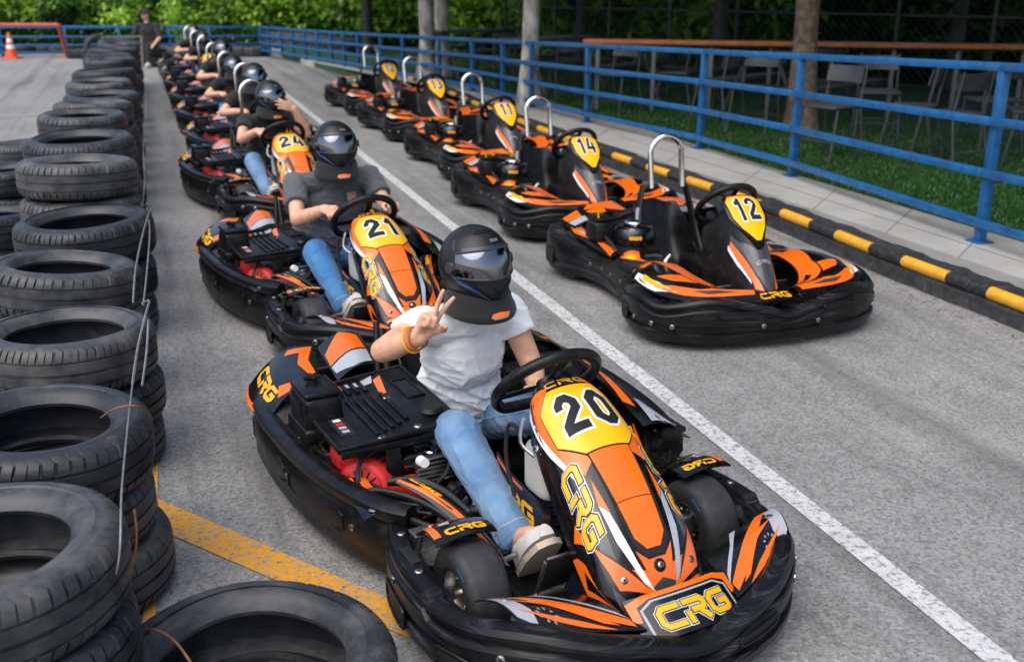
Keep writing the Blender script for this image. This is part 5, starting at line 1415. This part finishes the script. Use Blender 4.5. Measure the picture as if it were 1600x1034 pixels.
m.build('mesh_panel', cf)
# ---- hedge of shrubs beyond the fences
sh = [leaf_mesh('foliage', 90, 50, (1.5, .9, 1.15), .42, .17, ms, sd) for ms, sd in ((['leaf_sunlit', 'leaf_mid', 'leaf_shaded', 'leaf_sunlit_lime'], 21), (['leaf_mid', 'leaf_sunlit', 'leaf_shaded', 'leaf_sunlit'], 22), (['leaf_shaded', 'leaf_mid', 'leaf_sunlit'], 23))]
def shrub(u, v, k, s, rz, label, grp):
    p = gp(u, v, 0); o = empty('shrub', p); tag(o, label, 'shrub', grp)
    f = bpy.data.objects.new('foliage', sh[k]); COL.objects.link(f); f.parent = o; f.location = (0, 0, 1.05 * s); f.scale = (s, s, s); f.rotation_euler.z = rz
    m = MB(); r = random.Random(u)
    for q in range(5):
        a = r.uniform(0, 6.28); m.tube([(.1 * cos(a), .1 * sin(a), -.1), (.35 * cos(a), .3 * sin(a), .7 * s), (.7 * cos(a), .5 * sin(a), 1.4 * s)], [.04, .025, .008], 'bark', 6, sub=3)
    m.build('stem', o, None)
us = list(range(-60, 480, 62))
for i, u in enumerate(us):
    shrub(u, 74 - (i % 3) * 3, [1, 0, 0, 2, 0, 1, 0, 0, 1][i % 9], .72 + .16 * ((i * 7) % 3), i * 1.3, f'leafy green shrub behind the far fence, {ORD[i]} from the left', 'shrubs behind the far fence')
us = [500, 545, 590, 640, 705, 770]
for i, u in enumerate(us):
    shrub(u, 70 + i * 2.5, [0, 0, 2, 0, 0, 1][i], .95, i * 2.1 + .5, f'green shrub behind the bend of the long fence, {ORD[i]} from the left', 'shrubs behind the long fence')
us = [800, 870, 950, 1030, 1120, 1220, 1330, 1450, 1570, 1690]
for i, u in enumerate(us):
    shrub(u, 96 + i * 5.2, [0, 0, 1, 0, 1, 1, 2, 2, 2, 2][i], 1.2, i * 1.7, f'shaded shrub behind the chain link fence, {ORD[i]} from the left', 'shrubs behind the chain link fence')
# wooded bank that closes the view
def bank():
    m = MB(); vs = []; fs = []; pts = [gp(u, v, 0) for u, v in ((-500, 62), (-60, 60), (200, 58), (430, 56), (620, 64), (800, 88), (1100, 108), (1450, 132), (1800, 160), (2300, 190))]
    pts = [V(p) for p in cr([tuple(p) for p in pts], 6)]; W = 14
    for i, p in enumerate(pts):
        q = V((p.x, p.y - 2, 0)).normalized()
        for k in range(W): 
            t = k / (W - 1); w = p + q * t * 11
            vs.append((w.x, w.y, -.05 + 4.5 * t ** .9 + (.5 * noise.noise(w * .35) + .25 * noise.noise(w)) * min(1, t * 4)))
    for i in range(len(pts) - 1):
        for k in range(W - 1): fs.append([i * W + k, i * W + k + 1, (i + 1) * W + k + 1, (i + 1) * W + k][::-1])
    m.add(vs, fs, 'soil'); o = m.build('bank', None, None); o['kind'] = 'structure'
    r = random.Random(5); me = leaf_mesh('woodland', 10, 10, (1, 1, 1), .4, .2, ['leaf_shaded'], 1)
    V_ = []; Fc = []; mi = []
    for i in range(2600):
        j = r.randrange(len(pts) - 1); k = int(r.random() ** 1.3 * (W - 1)); b = V(vs[j * W + k])
        mk = 1 if (r.random() < (.5 if b.x < 0 else .05)) else 0
        if r.random() < (.5 if b.x < 0 else .0): mk = 2 + (r.random() < .4)  # sunlit leaf colours on the left of the bank, shaded ones elsewhere
        for q in range(9):
            c = b + V((r.gauss(0, .5), r.gauss(0, .5), abs(r.gauss(0, .5)))); ax = V((r.uniform(-1, 1), r.uniform(-1, 1), r.uniform(-.6, .5))).normalized(); sd = ax.cross(V((.2, .3, 1))).normalized(); l = r.uniform(.16, .36)
            o_ = len(V_); V_ += [tuple(c), tuple(c + ax * l * .5 + sd * l * .3), tuple(c + ax * l), tuple(c + ax * l * .5 - sd * l * .3)]; Fc.append((o_, o_ + 1, o_ + 2, o_ + 3)); mi.append(mk)
    me = bpy.data.meshes.new('woodland'); me.from_pydata(V_, [], Fc)
    for q in ('leaf_shaded', 'leaf_mid', 'leaf_sunlit', 'leaf_sunlit_lime'): me.materials.append(MATS[q])
    me.polygons.foreach_set('material_index', mi)
    o = bpy.data.objects.new('woodland', me); COL.objects.link(o); o['kind'] = 'stuff'; o['label'] = 'dark leafy undergrowth on the bank behind the fences'
bank()
# =================================================================== tyres
def tyre_mesh(R=.30, w=.185, seed=0, blocks=58, bead=.19):
    r = random.Random(seed); ang = []
    for k in range(blocks):
        a = 2 * pi * (k + r.uniform(-.12, .12)) / blocks; d = 2 * pi / blocks
        ang += [(a, 0), (a + d * .76, 0), (a + d * .80, 1), (a + d * .96, 1)]
    h = w / 2
    outer = [(bead, -h * .62, 0), (bead + .012, -h * .80, 0), (bead + .03, -h * .93, 0), (R * .79, -h, 0), (R * .88, -h * .95, 0), (R * .945, -h * .84, .4), (R * .972, -h * .72, 1), (R * .992, -h * .56, 1),
             (R * .994, -h * .50, .6), (R * .972, -h * .48, 0), (R * .972, -h * .42, 0), (R * .998, -h * .40, .0), (R * 1.0, -h * .08, .0), (R * .974, -h * .06, 0), (R * .974, h * .04, 0), (R * 1.0, h * .06, .0), (R * .998, h * .38, .0),
             (R * .972, h * .40, 0), (R * .972, h * .46, 0), (R * .994, h * .48, .6), (R * .992, h * .56, 1), (R * .972, h * .72, 1), (R * .945, h * .84, .4), (R * .88, h * .95, 0), (R * .855, h * .965, 0), (R * .84, h * .962, 0), (R * .79, h, 0), (bead + .05, h * .97, 0), (bead + .045, h * .955, 0), (bead + .03, h * .93, 0), (bead + .012, h * .80, 0), (bead, h * .62, 0)]
    inner = [(bead + .004, h * .5, 0), (R * .80, h * .80, 0), (R * .90, h * .6, 0), (R * .93, 0, 0), (R * .90, -h * .6, 0), (R * .80, -h * .80, 0), (bead + .004, -h * .5, 0)]
    prof = outer + inner; m = MB(); n = len(ang); P = len(prof); vs = []
    warp = [(r.uniform(-.004, .004), r.uniform(0, 6.28)) for _ in range(3)]
    for rad, z, g in prof:
        for a, gr in ang:
            rr = rad - (.009 * g if gr else 0)
            rr += sum(A * cos(q * a + ph) for q, (A, ph) in zip((2, 3, 4), warp))
            tw = .05 * (z / h) * (1 if g else 0)
            vs.append((rr * cos(a + tw), rr * sin(a + tw), z))
    fs = [[i * n + k, i * n + (k + 1) % n, ((i + 1) % P) * n + (k + 1) % n, ((i + 1) % P) * n + k] for i in range(P) for k in range(n)]
    m.add(vs, fs, 'old_tyre'); o = m.build('tyre', None, 34); bpy.data.objects.remove(o, do_unlink=False) if False else None
    me = o.data; COL.objects.unlink(o); bpy.data.objects.remove(o); return me
TM = [tyre_mesh(.305, .19, 1, 62, .195), tyre_mesh(.30, .18, 2, 48, .19), tyre_mesh(.31, .20, 3, 70, .20), tyre_mesh(.295, .185, 4, 54, .18)]
def tyre(p, k, rz, tilt=(0, 0), label='', s=1.0, grp='tyres of the stacked tyre wall', flat=True):
    o = bpy.data.objects.new('tyre', TM[k % 4]); COL.objects.link(o); o.location = p
    o.rotation_euler = (tilt[0], tilt[1], rz) if flat else (pi / 2 + tilt[0], tilt[1], rz); o.scale = (s, s, s)
    tag(o, label, 'tyre', grp); return o
RT = random.Random(11)
# centres of the uppermost tyre of each stack, as seen; number of tyres in the stack
stacks = [(-42, 842, 3, (.0, .02), .98), (62, 652, 3, (.02, -.04), .95), (100, 507, 3, (.02, .03), .93), (96, 409, 3, (.10, -.03), 1), (130, 338, 3, (-.02, .03), 1)]
lev = ['topmost', 'second', 'third', 'fourth', 'fifth', 'lowest']
W_ = [.19, .18, .20, .185]
def stack(u, v, n, tilt, idx, s=1.0, wall='tyre wall', grp='tyres of the stacked tyre wall', where=None, xy=None):
    ks = [RT.randrange(4) for _ in range(n)]; hts = [W_[k] * s * .985 for k in ks]; H = sum(hts); base = gp(u, v, H) if xy is None else V((xy[0], xy[1], 0)); z = 0
    for j, (k, h) in enumerate(zip(ks, hts)):
        top = j == n - 1; w_ = lev[0] if top else (lev[5] if j == 0 else lev[n - 1 - j])
        w_ = 'only' if n == 1 else w_
        dx, dy = (0, 0) if top else (RT.uniform(-.018, .018), RT.uniform(-.018, .018))
        pos = where or f'{ORD[idx]} stack of the {wall} from the camera'
        tyre((base.x + dx, base.y + dy, z + h / 2), k, RT.uniform(0, 6.28), tilt if top else (RT.uniform(-.01, .01), RT.uniform(-.01, .01)), f'worn black tyre, {w_} of the {pos}', s, grp); z += h
    return base, H
bases = []
for i, (u, v, n, t, q) in enumerate(stacks): bases.append(stack(u, v, n, t, i, q))
# the rest of the wall runs on along the same line
e0, e1 = gp(238, 560), gp(222, 104); dl = (e1 - e0).normalized(); nl = V((-dl.y, dl.x, 0))
start = bases[-1][0]; proj_ = lambda p: (p - e0).dot(dl)
s0 = proj_(start); hts = [4, 4, 2, 4, 4, 4, 3, 4, 4, 4, 3, 4, 4, 4, 4, 4, 4, 4, 4]
for k, n in enumerate(hts):
    s_ = s0 + .70 * (k + 1) + RT.uniform(-.04, .04); p = e0 + dl * s_ + nl * (.31 + RT.uniform(-.04, .05))
    bases.append(stack(0, 0, n, (RT.uniform(-.05, .05), RT.uniform(-.05, .05)), 5 + k, xy=(p.x, p.y)))
# second, lower row on its left
for k, (u, v, n) in enumerate([(38, 222, 2), (8, 262, 2), (30, 312, 1), (-20, 330, 2)]):
    stack(u, v, n, (.03, .04), k, wall='side row', grp='tyres of the second row')
# tyre lying alone in the foreground and tyres at the far end
tyre(gp(392, 1080, .10) + V((0, 0, 0)), 2, .4, (.0, .0), 'single worn tyre lying flat on the asphalt in front of the kart', 1.06, None)
k = 0
for u, v in ((128, 91), (150, 92), (-30, 84), (5, 84), (38, 84), (70, 83), (95, 83)):
    tyre(gp(u, v, .0) + V((0, 0, .1)), k, k, (0, 0), f'dark tyre lying at the far end of the track, {ORD[k]} along from the kart queue', 1.1, 'tyres at the far end'); k += 1
tyre(gp(157, 99, 0) + V((0, 0, .3)), 1, .6, (0, 0), 'tyre standing upright beside the far end of the tyre wall', 1, None, False)
for i in range(16):
    u = 430 + (i % 8) * 16; tyre(gp(u, 73 + (i % 8) * 2.3, 0) + V((0, 0, .1 + .19 * (i // 8))), i, i, (0, 0), f'dark tyre behind the bend of the blue fence, {ORD[i % 8]} from left, {"lower" if i < 8 else "upper"} layer', 1.2, 'tyres behind the fence bend')
for i in range(9):
    u = 238 + i * 20; tyre(gp(u, 88, 0) + V((0, 0, .1)), i, i, (0, 0), f'dark tyre in front of the far fence behind the karts, {ORD[i]} from the left', 1.2, 'tyres along the far fence')
# wires tying the stacks
def wire(name, pts, r, mat, label):
    m = MB(); m.tube(pts, r, mat, 6, sub=7); o = m.build(name); tag(o, label, 'wire', 'wires tying the tyres'); return o
def onwall(i, ang, z, out=.012):
    b, H = bases[i]; return V((b.x + (.305 + out) * cos(ang), b.y + (.305 + out) * sin(ang), z))
def wire_px(L_, zs): return [gp(u, v, z) for (u, v), z in zip(L_, zs)]
m_ = 'silver wire tying tyres together'
b0, b1, b2, b3 = (bases[i][0] for i in range(4))
wire('tie_wire', wire_px([(160, 1040), (168, 950), (186, 870), (190, 770), (198, 680), (207, 600)], [.28, .38, .5, .58, .585, .60]), .0021, 'wire', 'long silver wire hanging down the nearest tyre stack')
wire('tie_wire', wire_px([(172, 1050), (196, 930), (213, 850), (210, 795)], [.2, .32, .40, .47]), .0024, 'rusty_wire', 'rusty wire loop hanging on the side of the nearest tyre stack')
wire('tie_wire', wire_px([(207, 600), (216, 540), (228, 490), (233, 470), (222, 474)], [.60, .58, .6, .6, .6]), .0038, 'wire', 'silver wire knot between the second and third tyre stacks')
wire('tie_wire', wire_px([(222, 602), (229, 550), (232, 500)], [.5, .52, .58]), .0035, 'wire', 'thin silver wire beside the knot on the third tyre stack')
wire('tie_wire', wire_px([(208, 472), (212, 420), (222, 370), (232, 335), (236, 326)], [.6, .6, .58, .58, .56]), .0035, 'wire', 'silver wire running up from the fourth tyre stack')
wire('tie_wire', wire_px([(224, 476), (230, 420), (234, 360), (230, 325)], [.55, .55, .55, .55]), .0035, 'wire', 'outer silver wire running past the fifth tyre stack')
wire('tie_wire', wire_px([(222, 322), (226, 280), (224, 230), (228, 180), (226, 130)], [.5, .5, .45, .5, .5]), .0045, 'wire', 'pale wire running along the far tyre stacks')
wire('tie_wire', wire_px([(158, 652), (176, 640), (200, 634), (222, 637), (238, 652)], [.50, .585, .60, .58, .5]), .0026, 'rusty_wire', 'rusty wire wrapped over the second tyre')
wire('tie_wire', wire_px([(208, 990), (240, 983), (272, 1000), (298, 1034)], [.15, .222, .222, .20]), .003, 'rusty_wire', 'rusty wire wrapped over the tyre lying in the foreground')
# cone, orange frame
cone = empty('traffic_cone', gp(19, 92)); tag(cone, 'orange traffic cone with two white bands at the far end', 'traffic cone')
m = MB(); m.box((0, 0, .015), (.36, .36, .03), 'cone_orange', .01); m.build('base', cone)
m = MB(); pr = [(.135, .03), (.11, .15), (.095, .22), (.095, .22), (.078, .30), (.078, .30), (.066, .36), (.066, .36), (.05, .44), (.05, .44), (.03, .55), (.026, .555), (0, .555)]
mm = ['cone_orange', 'cone_orange', 'cone_orange', 'sticker_white', 'cone_orange', 'cone_orange', 'cone_orange', 'sticker_white', 'cone_orange', 'cone_orange', 'cone_orange', 'cone_orange']
m.lathe([(r * 1.0, z * 1.0) for r, z in pr], 'cone_orange', 20, mats=mm); m.build('body', cone)
fr = empty('pipe_frame', gp(100, 92)); tag(fr, 'orange pipe frame like a small goal at the far left', 'frame'); inv = Matrix.Translation(-V(fr.location))
pb = gp(105, 90); pa = gp(-70, 90); zt2 = zat(gp(98, 92), 39)
m = MB(); m.mat4 = inv; t1 = gp(98, 92); t0 = gp(-75, 92)
m.tube([V((t0.x, t0.y, zt2)), V((t1.x, t1.y, zt2))], .035, 'orange_pipe', 10); m.build('crossbar', fr)
for a_, b_ in ((t1, pb), (t0, pa)):
    m = MB(); m.mat4 = inv; m.tube([V((a_.x, a_.y, zt2)), V((b_.x, b_.y, .02))], .04, 'orange_pipe', 10); m.box((b_.x, b_.y, .015), (.4, .2, .03), 'orange_pipe', .005); m.build('leg', fr)

rk = empty('metal_rack', gp(192, 106)); tag(rk, 'pale metal rack of rungs leaning at the far end of the tyre wall', 'rack'); inv = Matrix.Translation(-V(rk.location))
ra, rb = gp(164, 108), gp(224, 106); hz = zat(ra, 58)
for p in (ra, rb):
    m = MB(); m.mat4 = inv; m.tube([V((p.x, p.y, 0)), V((p.x, p.y + .1, hz))], .03, 'light_post', 8); m.build('upright', rk)
for k in range(5):
    t = .25 + .18 * k; m = MB(); m.mat4 = inv; m.tube([V((ra.x, ra.y + .1 * t, hz * t)), V((rb.x, rb.y + .1 * t, hz * t))], .018, 'light_post', 8); m.build('rung', rk)

def litter():
    r = random.Random(8); vs = []; fs = []
    def leaf_(p, sz):
        a = r.uniform(0, 6.28); t = r.uniform(-.4, .4); dx, dy = cos(a) * sz, sin(a) * sz; o_ = len(vs)
        vs.extend([(p.x - dx, p.y - dy, p.z + .002), (p.x + dy * .35, p.y - dx * .35, p.z + .002 + abs(t) * sz), (p.x + dx, p.y + dy, p.z + .003 + abs(t) * sz * .6), (p.x - dy * .35, p.y + dx * .35, p.z + .003)]); fs.append((o_, o_ + 1, o_ + 2, o_ + 3))
    for k in range(420):
        i = r.randrange(len(pts) - 1); p = pts[i].lerp(pts[i + 1], r.random()); n_ = (pts[i + 1] - pts[i]); n_ = V((n_.y, -n_.x, 0)).normalized(); n_ = n_ if n_.x < 0 else -n_
        leaf_(V((p.x, p.y, 0)) + n_ * (.05 + abs(r.gauss(0, .09))), r.uniform(.004, .016))
    for k in range(260):
        s_ = r.uniform(-2.5, 12); p = e0 + dl * s_ + nl * (-.02 - abs(r.gauss(0, .12))); leaf_(V((p.x, p.y, 0)), r.uniform(.003, .011))
    for k in range(220):
        u = r.uniform(300, 1590); v = r.uniform(150, 1030); leaf_(gp(u, v), r.uniform(.002, .006))
    me = bpy.data.meshes.new('litter'); me.from_pydata(vs, [], fs); me.materials.append(MATS['dry_leaf'])
    o = bpy.data.objects.new('litter', me); COL.objects.link(o); o['kind'] = 'stuff'; o['label'] = 'dry leaves and grit scattered on the asphalt along kerb and tyres'
litter()
# =================================================================== karts and drivers in their places
A29 = radians(28.9)
left = [(-.225, 3.275, 29.0, '20'), (-1.035, 5.43, 29.0, '21'), (-1.995, 8.195, 27.5, '24')]
ka = build_kart_a()
dirr = V((-sin(radians(19.6)), cos(radians(19.6))))
more = []
p = V((-2.50, 10.0))
for k in range(6): more.append((p.x, p.y, 26.5 + (k * 3) % 4, None)); p = p + dirr * 1.92
LK = []
spec_a = ['black and orange go-kart number 20 carrying the driver in the white tee', 'black and orange go-kart number 21 carrying the driver in the grey tee', 'black and orange go-kart number 24 whose driver touches his visor']
for i, (x, y, a, n) in enumerate(left + more): LK.append((x, y, a, n))
roots = []
for i, (x, y, a, n) in enumerate(LK):
    k = ka if i == 0 else copy_tree(ka)
    roots.append(k); put(k, x, y, radians(a))
    tag(k, spec_a[i] if i < 3 else f'black and orange go-kart in the left queue, {ORD[i]} from the front', 'go-kart', 'go-karts queuing on the left')
for i, k in enumerate(roots):
    number_a(k, LK[i][3] or ['17', '13', '22', '14', '10', '12'][i - 3])
    if i >= 2: add_hoop(k, -.17, .87, .095, .3)
# driver of number 20
d20 = dict(legs, sh=(.02, .20, .60), sw=.152, head=(.03, .285, .798), elR=(.345, .30, .575), wrR=(.295, .455, .655), elL=(-.185, .26, .425), wrL=(-.125, .40, .40),
    hR=((-.42, .22, .85), (.18, -1, .30), 'v'), hL=((.15, .85, .15), (-.4, .1, .9), 'relax'), hrot=(.06, .14, .03), sleeve=.42, bb=1.0, hs=.875)
def at_kart(i): x, y, a, n = LK[i]; return (x, y, 0), pi + radians(a)
l, r = at_kart(0); P20 = person('person', l, r, d20, 'white_cotton', 'light_denim', .0045, bracelets=True); tag(P20, 'person in white tee, light jeans and black helmet making a victory sign', 'person')
d21 = dict(drive, sh=(-.03, .15, .635), sw=.205, head=(-.03, .215, .82), hrot=(-.10, .12, 0), sleeve=.62)
l, r = at_kart(1); P21 = person('person', l, r, d21, 'grey_cotton', 'blue_denim', .005, logo=True); tag(P21, 'person in grey tee and black helmet holding the wheel of kart 21', 'person')
d24 = dict(drive, sh=(-.02, .16, .60), sw=.17, head=(-.04, .22, .785), elL=(-.27, .36, .50), wrL=(-.17, .40, .70), hL=((.85, .12, .35), (.0, 1, .15), 'open'), hrot=(.08, .06, 0), sleeve=.5)
l, r = at_kart(2); P24 = person('person', l, r, d24, 'black_cotton', 'light_denim', .007, detail=True); tag(P24, 'person in black tee raising the left hand to the helmet visor', 'person')
dA = dict(drive, elR=(.33, .26, .47), wrR=(.20, .48, .50), sleeve=.6)
l, r = at_kart(3); PA = person('person', l, r, dA, 'black_cotton', 'blue_denim', .009, detail=False); tag(PA, 'person in black tee in the fourth queue kart, right elbow held out', 'person')
for i in range(4, 9):
    if i == 6: continue
    c = copy_tree(PA); l, r = at_kart(i); c.location = l; c.rotation_euler.z = r + (-.12, .08, 0, .14, -.06)[i - 4]; c.scale = [(.95, 1.04, 0, .98, 1.02)[i - 4]] * 3
    tag(c, f'person in black tee and black helmet in the {ORD[i]} queue kart from the front', 'person')
# man sitting at the far end of the lane
sit = dict(hip=(0, 0, .40), sh=(0, .02, .80), sw=.20, head=(0, .06, 1.0), elR=(.29, .08, .58), elL=(-.29, .08, .58), wrR=(.25, .28, .44), wrL=(-.25, .28, .44), hR=((-.1, .9, -.3), (.2, .2, .9), 'relax'), hL=((.1, .9, -.3), (-.2, .2, .9), 'relax'),
    knR=(.17, .36, .42), knL=(-.17, .36, .42), anR=(.17, .40, .09), anL=(-.17, .40, .09), toR=(.18, .56, .045), toL=(-.18, .56, .045), heR=(.17, .36, .05), heL=(-.17, .36, .05), sleeve=.98, shoe_up=(0, 0, 1))
g = gp(238, 104); PM = person('person', g, pi - .2, sit, 'dark_cloth', 'dark_cloth', .01, detail=False, helmet=False); tag(PM, 'person in dark clothes and cap sitting at the end of the lane', 'person')
tyre(V((g.x, g.y - .02, .1)) + V((0, .06, 0)), 0, 1, (0, 0), 'dark tyre under the person sitting at the end of the lane', 1, None); tyre(V((g.x, g.y + .05, .28)), 1, 2, (0, 0), 'upper dark tyre serving as seat at the end of the lane', .96, None)
# parked karts on the right
kb = build_kart_b()
RKs = [(.875, 5.68, 19, '12', 'parked go-kart number 12 nearest the camera beside the kerb'), (.21, 7.73, 21, '14', 'parked go-kart number 14 behind the nearest parked kart'), (-.36, 9.84, 22, '11', 'parked go-kart number 11 in the middle of the right hand row'), (-1.14, 12.15, 23, '13', 'parked go-kart number 13 second from the far end of its row'), (-1.91, 14.39, 23.5, '12', 'farthest parked go-kart of the right hand row, also numbered 12')]
RK = []
for i, (x, y, a, n, lb) in enumerate(RKs):
    k = kb if i == 0 else copy_tree(kb); put(k, x, y, radians(a)); tag(k, lb, 'go-kart', 'go-karts parked on the right'); RK.append(k)
for k, q in zip(RK, RKs): number_b(k, q[3])
# =================================================================== light and camera
w = bpy.data.worlds.new('World'); scene.world = w; w.use_nodes = True
t = w.node_tree; sk = t.nodes.new('ShaderNodeTexSky'); sk.sky_type = 'NISHITA'; sk.sun_disc = False
EL, AZ = radians(58), radians(214)        # veiled sun, high on the left
sk.sun_elevation = EL; sk.sun_rotation = AZ; sk.air_density = 1.0; sk.dust_density = 2.5; sk.ozone_density = 1.0
t.links.new(sk.outputs['Color'], t.nodes['Background'].inputs['Color']); t.nodes['Background'].inputs['Strength'].default_value = .10
sd = bpy.data.lights.new('sun', 'SUN'); sd.energy = 1.35; sd.angle = radians(75); sd.color = (1, .965, .91)
so = bpy.data.objects.new('sun', sd); COL.objects.link(so)
d = V((sin(AZ) * cos(EL), cos(AZ) * cos(EL), sin(EL)))
so.rotation_euler = d.to_track_quat('Z', 'Y').to_euler()
cam = bpy.data.cameras.new('camera'); co = bpy.data.objects.new('camera', cam); COL.objects.link(co); scene.camera = co
co.location = (0, 0, CH); co.rotation_euler = (pi / 2 - PITCH, 0, 0)
cam.sensor_fit = 'HORIZONTAL'; cam.sensor_width = 36; cam.lens = 36 * F_ / 1600; cam.clip_end = 500; cam.clip_start = .05
cam.dof.use_dof = True; cam.dof.focus_distance = 3.05; cam.dof.aperture_fstop = 3.4
scene.view_settings.view_transform = 'Standard'; scene.view_settings.look = 'None'; scene.view_settings.exposure = 1.1; scene.view_settings.gamma = 1
